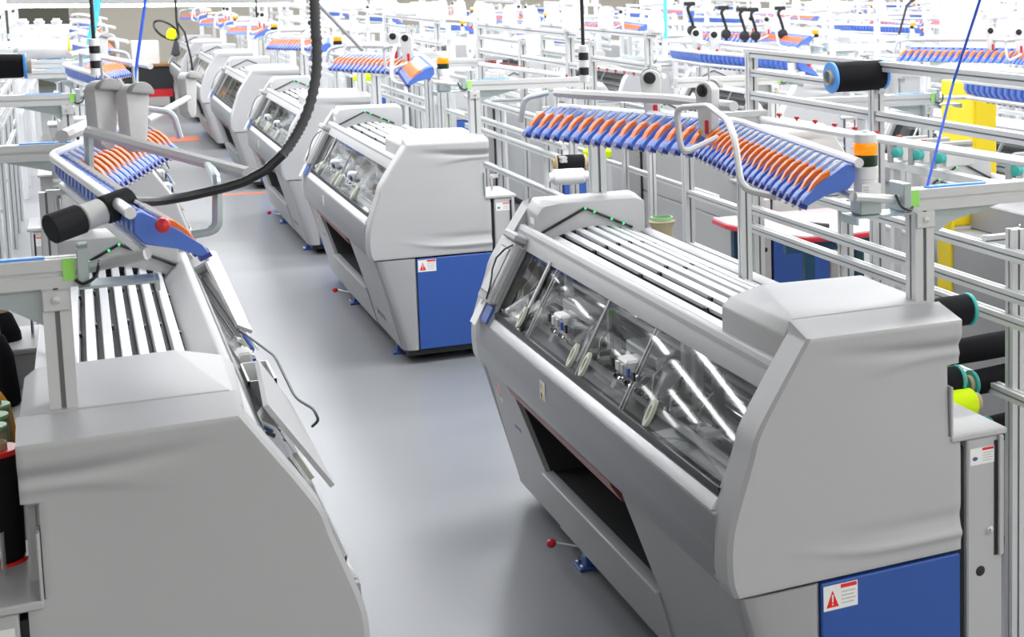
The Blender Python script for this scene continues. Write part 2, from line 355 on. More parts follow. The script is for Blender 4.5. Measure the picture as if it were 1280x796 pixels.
def FX(z): return -.313 + (.66 - z) * .237        # front surface of the lower body
def GX(z): return -.328 + (z - .92) * (.146 / .28) # window plane
WY0, WY1 = -1.395, 1.165                            # window from near to far end
def machine(mir, detail=2):
    root = empty('knitting_machine')
    n_ = lambda: MB(mir)
    # --- upper body
    end_cover(mir, -1.525, -1.395, -1).build('end_cover', root, 40)
    end_cover(mir, 1.395, 1.525, 1).build('end_cover', root, 40)
    m = n_()
    m.prism([(-.338, .664), (-.350, .70), (-.356, .77), (-.352, .868), (-.33, .875), (-.29, .80), (-.29, .664)], -1.420, 1.420, 'apron', 'y', .006)
    m.build('front_apron', root)
    m = n_(); m.prism([(-.352, .872), (-.331, .905), (-.323, .900), (-.323, .872)], -1.395, 1.395, 'rail', 'y', .002)
    m.build('window_sill_rail', root)['label'] = 'pale sill rail under the window'
    m = n_(); m.prism([(-.325, .905), (-.328, .932), (-.305, .932), (-.305, .905)], WY0, WY1, 'blackp'); m.build('window_seal', root)
    m = n_(); m.prism([(-.192, 1.182), (-.155, 1.262), (-.135, 1.262), (-.07, 1.20), (-.07, 1.17), (-.16, 1.17)], -1.395, 1.395, 'cover', 'y', .004)
    m.prism([(-.170, 1.236), (-.165, 1.246), (-.162, 1.244), (-.167, 1.234)], -1.39, 1.39, 'groove')
    m.build('window_head_ledge', root)
    # raised covers, the end towards the middle is stepped and its ridge runs askew
    def topcover(ya, yb, yr, nm):
        # ya: inner end, yb: outer end. profile at inner end and at outer end
        A = [(-.125, 1.19), (-.140, 1.236), (-.140, 1.336), (-.112, 1.362), (-.01, 1.388), (.33, 1.382), (.362, 1.36), (.362, 1.12), (.0, 1.12)]
        B = [(-.125, 1.19), (-.140, 1.236), (-.125, 1.330), (-.108, 1.362), (-.100, 1.376), (.33, 1.378), (.362, 1.36), (.362, 1.12), (.0, 1.12)]
        if nm == 'far':
            A = [(-.11, 1.19), (-.125, 1.236), (-.125, 1.322), (-.099, 1.356), (-.02, 1.366), (.30, 1.366), (.345, 1.35), (.345, 1.12), (.0, 1.12)]
            B = [(-.11, 1.19), (-.125, 1.236), (-.125, 1.330), (-.108, 1.362), (-.100, 1.376), (.33, 1.378), (.362, 1.36), (.362, 1.12), (.0, 1.12)]
        mb = n_(); n = len(A); vs = [(p[0], ya, p[1]) for p in A] + [(p[0], yb, p[1]) for p in B]
        fl = ya < yb
        fs = [list(range(n)), list(range(n, 2 * n))[::-1]] + [[(i + 1) % n, i, n + i, n + (i + 1) % n] for i in range(n)]
        # polygon order (front up, back, down) is clockwise seen from -y
        if not fl: fs = [q[::-1] for q in fs]
        b = bmesh.new(); vv = [b.verts.new(p) for p in vs]
        for q in fs: b.faces.new([vv[i] for i in q])
        bmesh.ops.recalc_face_normals(b, faces=b.faces[:])
        bmesh.ops.bevel(b, geom=b.edges[:], offset=.006, segments=2, affect='EDGES', profile=.5)
        mb.bm(b, 'cover'); return mb
    topcover(-.955, -1.392, 0, 'near').build('top_cover', root, 30)
    tc_ = topcover(1.215, 1.397, 0, 'far').build('top_cover', root, 30)
    if detail > 0:
        led = n_().tube([(-.128, 1.209, 1.236), (.078, 1.209, 1.338)], .006, 'blackp', 6).tube([(.078, 1.209, 1.338), (.285, 1.209, 1.238)], .006, 'blackp', 6).build('status_light_strip', tc_)
        led['label'] = 'thin black light strip shaped like a roof'
        if detail > 1:
            lm = n_()
            for t in (.0, .19, .55, .8):
                lm.lathe([(.0045, 0), (.004, .004), (0, .005)], (.078 + .207 * t, 1.204, 1.338 - .1 * t), (0, -1, 0), 'led', 8)
            lm.build('status_light', tc_)['label'] = 'small glowing green lights'
            lb = n_(); lb.box(-.126 - .001, -.1255, 1.26, 1.33, 1.275, 1.30, 'paper').build('sticker', tc_)
    # arched rail deck between the covers
    def arch(u): # u 0..1 front to back
        x = -.075 + .40 * u; z = 1.185 + .066 * math.sin(PI * min(1, .08 + .86 * u)) ** 0.8
        return x, z
    m = n_(); pts = [arch(i / 12) for i in range(13)]
    m.prism([(-.11, 1.15), (-.11, 1.19)] + [(x, z - .022) for x, z in pts] + [(.35, 1.18), (.35, 1.15)], -.97, 1.218, 'dark')
    m.build('rail_deck', root)
    m = n_(); m.prism([(.325, 1.17), (.325, 1.215), (.362, 1.23), (.362, 1.17)], -.96, 1.22, 'cover', 'y', .004); m.build('rear_ledge', root)
    if detail > 0:
        m = n_()
        for i in range(12):
            (xa, za), (xb, zb) = pts[i], pts[i + 1]
            m.add([(xa, 1.212, za + .004), (xb, 1.212, zb + .004), (xb, 1.212, zb - .02), (xa, 1.212, za - .02)], [(0, 1, 2, 3)], 'blackp')
        m.build('deck_gasket', root)
    for i in range(8):
        u = (i + .5) / 8; x, z = arch(u); x2, z2 = arch(u + .02); t = math.atan2(z2 - z, x2 - x)
        R = Matrix.Translation((x, 0, z)) @ Matrix.Rotation(-t, 4, 'Y')
        m = n_(); m.box(-.0145, .0145, -.965, 1.214, -.016, .006, 'rail', .003, R)
        r_ = m.build('carrier_rail', root)
        if detail > 1:
            m = n_()
            for yk in (-.6 + .09 * (i % 3), .1 + .07 * (i % 2), .75):
                m.box(-.022, -.0135, yk, yk + .03, -.012, .002, 'blackp', 0, R)
            m.build('rail_clip', r_)
    m = n_(); m.box(.335, .362, -1.396, 1.396, .66, 1.175, 'cover', .006); m.build('back_panel', root)
    m = n_(); m.box(.335, .362, -1.49, 1.49, .09, .655, 'cover', .006); m.build('back_panel', root)
    # --- lower body
    zt = .652
    m = n_(); m.plate([(.995, zt - .035), (1.0, zt), (1.46, zt), (1.46, .09), (.79, .09), (.79, .33)], FX, .02, 'lower'); lp = m.build('lower_left_panel', root)
    m = n_(); m.plate([(-.455, zt - .05), (-.44, zt), (-1.46, zt), (-1.46, .09), (-.605, .09), (-.60, .33)], FX, .02, 'lower'); rp_ = m.build('lower_right_panel', root)
    m = n_(); m.plate([(-.60, .09), (.79, .09), (.79, .325), (-.60, .325)], lambda z: FX(z) - .006, .026, 'lower')
    kp = m.build('kick_panel', root)
    m = n_(); m.prism([(FX(.33) - .014, .322), (FX(.33) - .014, .334), (FX(.33) + .03, .334), (FX(.33) + .03, .322)], -.60, .80, 'trim', 'y', .002); m.build('panel_lip', kp)
    m = n_(); m.plate([(1.0, zt - .035), (1.06, zt - .012), (-.35, zt - .012), (-.35, zt - .028), (-.455, zt - .05)], lambda z: FX(z) - .008, .02, 'redstrip'); m.build('red_edge_strip', root)
    # collection recess
    m = n_(); I_ = [(-.60, .33), (-.455, .61), (.995, .61), (.79, .33)]
    m.add([(FX(z) + .018, y, z) for y, z in I_] + [(.12, y, z) for y, z in I_],
          [(0, 1, 5, 4), (1, 2, 6, 5), (2, 3, 7, 6), (3, 0, 4, 7), (4, 5, 6, 7)], 'dark'); m.build('take_down_recess', root)
    for sgn, ye in ((-1, -1.525), (1, 1.525)):
        m = n_()
        # corner post: front bevel between front surface and end face
        fr_ = [(-.337, .652), (-.155, .09)]
        a = [(FX(.652), ye - sgn * .065, .652), (FX(.09), ye - sgn * .065, .09)]
        b_ = [(FX(.652) - .014, ye - sgn * .02, .652), (FX(.09) + .01, ye - sgn * .02, .09)]
        c_ = [(FX(.652) + .02, ye, .652), (FX(.09) + .04, ye, .09)]
        d_ = [(-.088, ye, .652), (-.088, ye, .09)]
        e_ = [(-.088, ye - sgn * .03, .652), (-.088, ye - sgn * .03, .09)]
        ring = [a, b_, c_, d_, e_]
        vs = [p[1] for p in ring] + [p[0] for p in ring]; n = 5
        bm_ = bmesh.new(); vv = [bm_.verts.new(p) for p in vs]
        for i in range(n): bm_.faces.new([vv[i], vv[(i + 1) % n], vv[n + (i + 1) % n], vv[n + i]])
        bm_.faces.new(vv[:n]); bm_.faces.new(vv[n:])
        bmesh.ops.recalc_face_normals(bm_, faces=bm_.faces[:])
        bmesh.ops.bevel(bm_, geom=[e for e in bm_.edges if abs(e.verts[0].co.z - e.verts[1].co.z) > .3], offset=.02, segments=3, affect='EDGES', profile=.5)
        m.bm(bm_, 'lower'); m.build('lower_corner_panel', root, 45)
        m = n_(); m.box(-.084, .362, min(ye, ye - sgn * .03), max(ye, ye - sgn * .03), .09, .648, 'blue', .004); dr = m.build('side_door', root)
        dr['label'] = 'blue door on the end of the machine'
        if detail > 0:
            m = n_(); label_plate(m, -.078 if not mir or True else 0, ye, .640, .105, .072, sgn)
            if mir and False: pass
            m.build('warning_label', dr)['label'] = 'white warning label with red triangle'
    m = n_(); m.box(-.15, .34, -1.49, 1.49, .05, .1, 'dark'); m.build('chassis', root)
    m = n_()
    for yy in (-1.2, 1.2):
        for xx in (-.08, .28):
            m = n_(); m.lathe([(.035, 0), (.035, .015), (.014, .02), (.014, .06)], (xx, yy, 0), (0, 0, 1), 'dark', 12); m.build('foot', root)
    if detail > 1:
        # foot bracket with lever and red ball knob (front)
        for yb_, ln in ((.55, 1), (-1.15, 0)):
            m = n_(); m.box(-.19, -.11, yb_ - .05, yb_ + .05, .0, .012, 'blue', .002).box(-.16, -.12, yb_ - .03, yb_ + .03, .012, .07, 'blue', .003)
            fb = m.build('foot_bracket', root); fb['label'] = 'blue levelling foot bracket'
            m = n_()
            for dy in (-.03, .03): m.lathe([(.011, 0), (.011, .008), (.006, .010), (.006, .02), (0, .021)], (-.175, yb_ + dy, .012), (0, 0, 1), 'chrome', 8)
            m.build('bolt', fb)
        m = n_(); m.tube([(-.15, .56, .075), (-.26, .60, .105)], .005, 'steel', 6).build('lever', root)
        m = n_(); pr_ = [(.019 * math.sin(PI * i / 8), .019 - .019 * math.cos(PI * i / 8)) for i in range(9)]
        m.lathe(pr_, (-.255, .595, .10), (-.9, .3, .2), 'red', 12).build('lever_knob', root)['label'] = 'dark red ball knob'
        # logo strips, stickers
        m = n_(); m.plate([(-.78, .235), (-1.12, .235), (-1.12, .19), (-.78, .19)], lambda z: FX(z) - .0008, .001, 'lower')
        for i in range(5):
            y = -.80 - .062 * i
            for (a, b2, z0, z1) in ((0, .042, .222, .229), (0, .042, .196, .203), (0 if i % 2 else .034, .008 if i % 2 else .042, .196, .229), (.016, .024, .203, .222)):
                m.plate([(y - a, z0), (y - b2, z0), (y - b2, z1), (y - a, z1)], lambda z: FX(z) - .0016, .001, 'inkblue')
        m.build('logo_lettering', rp_)['label'] = 'faint blue lettering, too worn to read'
        m = n_(); m.plate([(1.18, .44), (1.08, .44), (1.08, .425), (1.18, .425)], lambda z: FX(z) - .001, .001, 'inkblue'); m.build('logo_lettering', lp)
        m = n_(); m.plate([(1.345, .585), (1.30, .585), (1.30, .505), (1.345, .505)], lambda z: FX(z) - .001, .001, 'paper')
        m.plate([(1.343, .583), (1.325, .583), (1.302, .53), (1.32, .525)], lambda z: FX(z) - .002, .001, 'signred')
        m.plate([(1.343, .55), (1.33, .56), (1.318, .507), (1.343, .507)], lambda z: FX(z) - .002, .001, 'brimgreen'); m.build('sticker', lp)['label'] = 'small red and green sticker'
        ap = root.children[2]
        xf = lambda z: -.3568
        m = n_(); m.plate([(.36, .835), (.29, .835), (.29, .765), (.36, .765)], xf, .001, 'paper')
        for i, (y, z, k) in enumerate(((.345, .828, 'ink'), (.318, .825, 'yellow'), (.345, .792, 'blackp'), (.318, .79, 'yellow'))):
            m.plate([(y, z), (y - .016, z - .006), (y - .012, z - .026), (y + .002, z - .02)], lambda z: -.3576, .001, k)
        m.build('sticker', ap)['label'] = 'white pictogram sticker on the apron'
    # --- sliding windows
    ys = [WY0, -.52, .0, .66, WY1]
    for i in range(4):
        a, b2 = ys[i], ys[i + 1] + (.02 if i < 3 else 0); off = .004 * (i % 2)
        m = n_(); p = [(GX(.93) + off, .93), (GX(1.195) + off, 1.195)]
        m.add([(p[0][0], a, p[0][1]), (p[0][0], b2, p[0][1]), (p[1][0], b2, p[1][1]), (p[1][0], a, p[1][1])], [(3, 2, 1, 0)], 'glass')
        pane = m.build('window_pane', root); pane['label'] = 'clear sliding window pane'
        for yy in ((a,) if i == 3 else (a, b2)):
            m = n_(); m.add([(GX(.93) + off - .001, yy - .004, .93), (GX(.93) + off - .001, yy + .004, .93), (GX(1.195) + off - .001, yy + .004, 1.195), (GX(1.195) + off - .001, yy - .004, 1.195),
                   (GX(.93) + off + .006, yy - .004, .93), (GX(.93) + off + .006, yy + .004, .93), (GX(1.195) + off + .006, yy + .004, 1.195), (GX(1.195) + off + .006, yy - .004, 1.195)],
                  [(0, 1, 2, 3), (7, 6, 5, 4), (0, 4, 5, 1), (3, 2, 6, 7), (0, 3, 7, 4), (1, 5, 6, 2)], 'tray')
            m.build('pane_edge', pane)
    m = n_()
    if detail > 0:
        m.add([(GX(.93) - .003, .765, .93), (GX(.93) - .003, .79, .93), (GX(1.195) - .003, .79, 1.195), (GX(1.195) - .003, .765, 1.195)], [(0, 1, 2, 3)], 'blackp')
        m.add([(GX(.93) - .003, .79, .93), (GX(.93) - .003, .81, .93), (GX(1.195) - .003, .81, 1.195), (GX(1.195) - .003, .79, 1.195)], [(0, 1, 2, 3)], 'lgrey')
        m.build('window_mullion', root)
    hs = Vector((GX(1.195) - GX(.93), 0, .265)).normalized()
    if detail > 1:
        for yh in (.79, .075, -.075, -.77):
            m = n_(); nrm = Vector((-hs.z, 0, hs.x)); c0 = Vector((GX(.975) - .006, yh, .975)); N = 18
            ro = []; ri = []
            for j in range(N):
                w_ = 2 * PI * j / N; ro.append(c0 + hs * math.sin(w_) * .05 * (1 if math.sin(w_) > 0 else .8) + Vector((0, 1, 0)) * math.cos(w_) * .021)
                ri.append(c0 + hs * (math.sin(w_) * .026 + .004) + Vector((0, 1, 0)) * math.cos(w_) * .012)
            fr1 = [p + nrm * .012 for p in ro]; fi1 = [p + nrm * .012 for p in ri]; fi0 = [p + nrm * .002 for p in ri]
            vs = [tuple(p) for p in ro + fr1 + fi1 + fi0]; fs = []
            for j in range(N):
                k = (j + 1) % N
                fs += [[j, k, N + k, N + j], [N + j, N + k, 2 * N + k, 2 * N + j], [2 * N + j, 2 * N + k, 3 * N + k, 3 * N + j]]
            fs.append([3 * N + j for j in range(N)])
            m.add(vs, [q[::-1] for q in fs], 'handle'); m.build('window_handle', root)['label'] = 'cream oval finger pull'
    # --- inside: tray, beds, carriage
    m = n_(); m.prism([(-.32, .89), (-.325, .905), (-.25, .90), (-.19, .93), (-.19, .89)], -1.39, 1.39, 'tray'); m.build('inner_tray', root)
    m = n_(); m.prism([(-.20, .93), (.02, 1.05), (.02, 1.02), (-.19, .90)], -1.2, 1.1, 'bed')
    m.prism([(.06, 1.05), (.26, .95), (.26, .90), (.05, 1.02)], -1.2, 1.1, 'bed'); m.build('needle_bed', root)
    m = n_(); side_ = [(-.318, .92), (-.185, 1.17), (.30, 1.17), (.30, .92)]
    m.box(.30, .335, -1.39, 1.39, .90, 1.17, 'grey').prism(side_, -1.394, -1.385, 'dark').prism(side_, 1.385, 1.394, 'dark').box(-.33, .335, -1.39, 1.39, .68, .69, 'dark')
    m.build('inner_wall', root)
    if detail > 0:
        m = n_()
        for i in range(9):
            u = i / 8; m.box(-.20 + .24 * u, -.188 + .24 * u, -1.2, 1.1, .935 + .13 * u, .948 + .13 * u, ['dark', 'trim', 'grey'][i % 3])
        for i in range(6):
            u = i / 5; m.tube([(-.17 + .18 * u, -1.2, .955 + .1 * u), (-.17 + .18 * u, 1.1, .955 + .1 * u)], .005, 'chrome', 6)
        for i in range(5): m.box(-.12 + .07 * i, -.108 + .07 * i, -1.38, 1.38, 1.10 + .012 * i, 1.116 + .012 * i, 'grey')
        m.box(-.235, -.225, -1.38, 1.30, .925, .95, 'trim')
        m.build('yarn_carrier_bar', root)
    if detail > 1:
        m = n_(); rnd = random.Random(3)
        for i in range(300): # needle verges
            y = -1.19 + 2.28 * i / 300; m.box(-.195, -.03, y, y + .0022, .938, .9385, 'dark', 0, Matrix.Translation((-.2, 0, .932)) @ Matrix.Rotation(-.50, 4, 'Y') @ Matrix.Translation((.2, 0, -.932)))
        o2 = m.build('needle', root); o2['kind'] = 'stuff'
        for yc in (-.42, .36):
            cg = n_(); cg.box(-.22, .25, yc - .16, yc + .16, 1.06, 1.10, 'tray', .006).box(-.26, -.16, yc - .14, yc + .14, .96, 1.05, 'grey', .01)
            cg.box(-.285, -.20, yc - .05, yc + .05, 1.02, 1.075, 'lgrey', .008)
            cg.prism([(-.27, .93), (-.2, .93), (-.14, 1.06), (-.2, 1.06)], yc + .16, yc + .20, 'trim', 'y', .004)
            cg.prism([(-.27, .93), (-.2, .93), (-.14, 1.06), (-.2, 1.06)], yc - .20, yc - .16, 'trim', 'y', .004)
            co = cg.build('cam_carriage', root)
            m = n_()
            for j in range(5):
                y = yc - .13 + .055 * j
                m.lathe([(.011, 0), (.011, .02), (.006, .022), (.006, .03), (0, .031)], (-.262, y, .985), (-.8, 0, .6), 'chrome' if j % 2 else 'blackp', 10)
                m.box(-.292, -.284, y - .01, y + .012, 1.03, 1.06, ['blackp', 'blue', 'steel', 'white', 'dark'][j])
            m.build('carriage_fitting', co)
        for j, yy in enumerate((-1.05, -.8, -.62, -.05, .08, .74, .92, 1.02)):
            m = n_(); m.box(-.20 + .03 * (j % 3), -.17 + .03 * (j % 3), yy, yy + .04, .98, 1.16, ['blackp', 'grey', 'lgrey'][j % 3], .004).box(-.24, -.17, yy - .01, yy + .05, .965, .985, 'tray', .003)
            m.tube([(-.19, yy + .02, 1.1), (-.235, yy + .03, 1.05), (-.245, yy + .03, .98)], .004, 'chrome', 6)
            m.build('yarn_carrier', root)
        m = n_(); m.prism([(-.31, .95), (-.15, 1.04), (-.15, 1.055), (-.31, .965)], .82, .9, 'lgrey').prism([(-.31, .95), (-.15, 1.04), (-.15, 1.055), (-.31, .965)], 1.03, 1.06, 'lgrey')
        m.box(-.30, -.10, .81, 1.12, .93, .96, 'grey', .01).box(-.26, -.18, .86, 1.0, .96, .985, 'dark', .004); m.build('trimmer_unit', root)
    # --- control terminal in the left end of the front
    m = n_(); th = math.atan2(GX(1.195) - GX(.93), .265)
    T = Matrix.Translation((GX(1.05), 0, 1.05)) @ Matrix.Rotation(th, 4, 'Y')
    m.box(-.010, .16, 1.172, 1.394, -.20, .17, 'lower', .006, T); tm = m.build('terminal_bay', root)
    if detail > 0:
        m = n_(); m.box(-.045, .0, 1.19, 1.385, -.115, .165, 'cover', .012, T, 2).box(-.030, -.005, 1.168, 1.20, -.105, .155, 'grey', .004, T); m.build('terminal_housing', tm)
        m = n_(); m.box(-.0475, -.044, 1.222, 1.362, -.080, .130, 'groove', .0, T).box(-.0485, -.047, 1.229, 1.357, -.073, .124, 'lgrey', .0, T); m.build('terminal_screen', tm)
        m = n_(); m.box(-.06, .08, 1.18, 1.385, .165, .20, 'lower', .008, T); m.build('terminal_hood', tm)
        m = n_()
        cp = [T @ Vector(p) for p in ((-.05, 1.20, .15), (-.062, 1.24, .12), (-.064, 1.29, .07), (-.06, 1.285, .02), (-.058, 1.25, -.01), (-.056, 1.215, -.05), (-.05, 1.21, -.1))]
        m.tube(cp, .004, 'blackp', 6).build('terminal_cable', tm)
        m = n_(); m.box(-.018, .03, 1.175, 1.385, -.195, -.115, 'blue', .006, T); bb = m.build('document_box', tm); bb['label'] = 'blue document pocket'
        m = n_(); m.box(-.024, -.019, 1.285, 1.378, -.225, -.115, 'paper', 0, T).box(-.028, -.018, 1.325, 1.34, -.135, -.10, 'alu', 0, T); m.build('paper_card', bb)['label'] = 'white card clipped on the blue pocket'
        m = n_(); m.prism([(-.315, .93), (-.185, 1.18), (-.12, 1.18), (-.25, .93)], 1.168, 1.172, 'blackp'); m.build('bay_divider', root)
    # --- end cabinets at the back
    for sgn, ye in ((-1, -1.525), (1, 1.525)):
        m = n_(); m.box(.385, .505, min(ye, ye - sgn * .42), max(ye, ye - sgn * .42), .02, .985, 'body', .005)
        m.box(.345, .385, min(ye - sgn * .02, ye - sgn * .40), max(ye - sgn * .02, ye - sgn * .40), .02, .96, 'dark')
        cb = m.build('end_cabinet', root)
        m = n_(); m.box(.33, .52, min(ye + sgn * .006, ye - sgn * .43), max(ye + sgn * .006, ye - sgn * .43), .985, 1.004, 'cover', .004)
        m.box(.330, .338, min(ye + sgn * .004, ye - sgn * .06), max(ye + sgn * .004, ye - sgn * .06), 1.004, 1.15, 'cover', .002)
        m.build('cabinet_top', cb)
        if detail > 0:
            m = n_(); m.box(.488, .505, min(ye + sgn * .012, ye), max(ye + sgn * .012, ye), .62, .985, 'body', .003).box(.477, .488, min(ye + sgn * .003, ye), max(ye + sgn * .003, ye), .62, .97, 'blackp'); m.build('cabinet_edge', cb)
            m = n_(); label_plate(m, .395, ye, .955, .082, .05, sgn, False); m.build('warning_label', cb)['label'] = 'white label with red header'
            m = n_(); m.lathe([(.012, 0), (.012, .004), (.006, .006), (.006, .012), (0, .013)], (.462, ye, .70), (0, sgn, 0), 'chrome', 12).build('cabinet_lock', cb)
            m = n_(); m.lathe([(.016, 0), (.014, .001), (0, .0012)], (.43, ye, .58), (0, sgn, 0), 'blackp', 16).build('cable_grommet', cb)
            m = n_(); m.lathe([(.006, 0), (.006, .10), (0, .101)], (.42, ye - sgn * .20, 1.004), (0, 0, 1), 'chrome', 8).build('spindle', cb)
    return root

# ------------------------------------------------------------------ yarn feed frame that stands on a machine
def feeder_unit(mir, R, full=True, shared={}):
    key = (mir, full)
    return None
def smooth_path(p, n=6, r=.04):
    """rounds the corners of a polyline"""
    p = [Vector(q) for q in p]; out = [p[0]]
    for i in range(1, len(p) - 1):
        a = (p[i - 1] - p[i]); b = (p[i + 1] - p[i]); rr = min(r, a.length * .45, b.length * .45)
        s = p[i] + a.normalized() * rr; e = p[i] + b.normalized() * rr
        for k in range(n + 1):
            t = k / n; out.append((1 - t) ** 2 * s + 2 * t * (1 - t) * p[i] + t * t * e)
    out.append(p[-1]); return out
FN = (.0, -1.43, 1.745); FA = (.19, -.06, 1.745); FF = (-.08, 1.30, 1.715)   # near end, apex and far end of the feeder line
def feed_frame(mir, detail=2, px=(.325, .20)):
    root = empty('yarn_feed_frame'); n_ = lambda: MB(mir)
    for (xp, yp) in ((px[0], -1.355), (px[1], 1.42)):
        sg = 1 if yp > 0 else -1
        m = n_(); profile_bar(m, (xp, yp, 1.372 if sg > 0 else 1.345), (xp, yp, 1.645), .062, 'alu' if detail > 1 else 'rail', detail > 1); po = m.build('post', root)  # far copies turn white, the distant wash put into their colour
        if detail > 1:
            m = n_(); m.box(xp - .031, xp + .031, yp - .040, yp - .0315, 1.595, 1.642, 'alu', .003).lathe([(.009, 0), (.009, .005), (0, .006)], (xp, yp - .040, 1.62), (0, -1, 0), 'chrome', 10); m.build('clamp_plate', po)
        m = n_(); profile_bar(m, (xp - .05, yp, 1.676), (xp + .74 + (.325 - xp) * .6, yp, 1.676), .062, 'alu' if detail > 1 else 'rail', False)
        bm_ = m.build('cross_beam', root)
        if detail > 1:
            m = n_(); m.box(xp - .051, xp - .049, yp - .03, yp + .03, 1.647, 1.705, 'lgrey').box(xp - .053, xp - .05, yp - .012, yp + .012, 1.66, 1.69, 'chrome'); m.build('beam_end_cap', bm_)
            m = n_(); m.box(xp - .045, xp - .018, yp - .0335, yp - .031, 1.66, 1.708, 'green').build('tape_flag', bm_)['label'] = 'green tape flag'
            m = n_(); m.box(xp + .02, xp + .22, yp - .012, yp + .012, 1.707, 1.712, 'brimblue').build('blue_tape', bm_)
        # sheet-metal gusset and the bracket that carries the lamp
        m = n_(); m.prism([(xp + .031, 1.645), (xp + .031, 1.56), (xp + .10, 1.60), (xp + .28, 1.643)], yp - .004, yp + .004, 'steel').build('gusset', root)
        m = n_(); m.box(xp - .22, xp - .05, yp - .05, yp + .05, 1.640, 1.646, 'steel', .001).box(xp - .075, xp - .05, yp - .045, yp + .05, 1.646, 1.73, 'steel', .002).box(xp - .23, xp - .222, yp - .05, yp + .05, 1.622, 1.646, 'steel')
        br = m.build('lamp_bracket', root)
        if detail > 1:
            m = n_(); m.tube(smooth_path([(xp - .10, yp - .04, 1.70), (xp - .09, yp - .055, 1.665), (xp - .06, yp - .06, 1.652), (xp - .045, yp - .04, 1.66)]), .004, 'blackp', 6).build('bracket_cable', br)
    # back support tubes along both arms of the V and the feeder rail
    off = Vector((.088, 0, .06))
    m = n_(); m.tube(smooth_path([Vector(FN) + off + Vector((0, -.01, 0)), Vector(FA) + off, Vector(FF) + off], 8, .1), .014, 'rail', 10); m.build('feeder_back_tube', root)
    m = n_(); m.tube([Vector(FN) + Vector((.06, -.03, -.03)), Vector(FA) + Vector((.06, 0, -.03))], .013, 'alu', 8).tube([Vector(FA) + Vector((.06, 0, -.03)), Vector(FF) + Vector((.06, 0, -.03))], .013, 'alu', 8)
    m.tube([Vector(FN) + Vector((.06, -.03, -.03)), (px[0] - .05, -1.355, 1.676)], .013, 'alu', 8).tube([Vector(FF) + Vector((.06, 0, -.03)), (px[1] - .05, 1.42, 1.676)], .013, 'alu', 8)
    m.build('feeder_rail', root)
    # a middle post carries the apex
    m = n_(); profile_bar(m, (.30, -.06, 1.215), (.30, -.06, 1.70), .04); m.box(.2, .3, -.075, -.045, 1.69, 1.705, 'alu'); m.build('centre_post', root)
    # guard tube on the operator side with dropped ends
    gz = .13
    def gp(p, dx, dz): return (p[0] + dx, p[1], p[2] + dz)
    m = n_(); A = Vector(FN); B = Vector(FA); D = Vector(FF)
    if mir:
        m.tube([(.162, -.155, 1.878), (-.198, -1.0, 1.826)], .017, 'lgrey', 8).tube([(.17, -.155, 1.74), (.165, -.155, 1.878)], .014, 'steel', 8)
        m.tube(smooth_path([(-.12, -.82, 1.835), (-.125, -1.0, 1.815), (-.118, -1.01, 1.69), (-.06, -1.01, 1.685)], 5, .04), .012, 'steel', 8)
    else: m.tube(smooth_path([gp(B.lerp(A, .10), -.02, .02), gp(B.lerp(A, .12), -.16, -.03), gp(B.lerp(A, .10), -.17, .13), gp(B.lerp(A, .25), -.1, .15), gp(B.lerp(A, .5), -.12, .13), gp(B.lerp(A, .62), -.14, .09), gp(B.lerp(A, .70), -.15, -.05), gp(B.lerp(A, .76), -.06, -.07)], 5, .045), .011, 'lgrey', 8)
    m.build('guard_tube', root)
    m = n_(); m.tube(smooth_path([gp(B.lerp(A, .05), .06, .12), gp(B.lerp(D, .25), .03, .13), gp(B.lerp(D, .8), .03, .125), gp(D, .08, .12)], 5, .05), .02, 'lgrey', 8)
    m.tube(smooth_path([gp(D, .04, .12), gp(D, -.06, .10), gp(D, -.08, .0)], 5, .03), .012, 'steel', 8).build('cable_duct', root)
    m = n_()
    if mir: m.lathe([(0, 0), (.014, .003), (.018, .012), (.014, .022), (0, .026)], (.02, -1.455, 1.775), (0, -1, .2), 'red', 12).build('end_knob', root)['label'] = 'dark red knob at the near end'
    # the feeders
    K_ = .62
    SC = lambda pts: [(x * K_, z * K_) for x, z in pts]
    SIDE = SC([(-.125, -.075), (-.095, -.090), (-.02, -.045), (.10, -.022), (.135, .02), (.13, .085), (.095, .095), (.05, .06), (-.03, .018), (-.10, -.045)])
    LEV = SC([(-.085, -.032), (-.06, .012), (-.02, .050), (.02, .066), (.015, .04), (-.03, .0)])
    def unit_bm(hw, lev=True):
        u = n_(); u.prism(SIDE, -hw, hw, 'fblue', 'y', .003, 1)
        u.prism(SC([(-.135, -.09), (-.095, -.108), (-.085, -.078), (-.12, -.062)]), -hw * .6, hw * .6, 'fdark')
        u.tube([(-.01, 0, .028), (.05, 0, .064)], .005, 'lgrey', 6)
        u.lathe([(.005, 0), (.005, .014), (0, .017)], (-.068, 0, -.055), (-.5, 0, -.8), 'lgrey', 6)
        return u
    def lever_bm(hw):
        u = n_(); u.prism(LEV, -hw * .6, hw * .6, 'orange', 'y', .002, 1); return u
    cache = {}
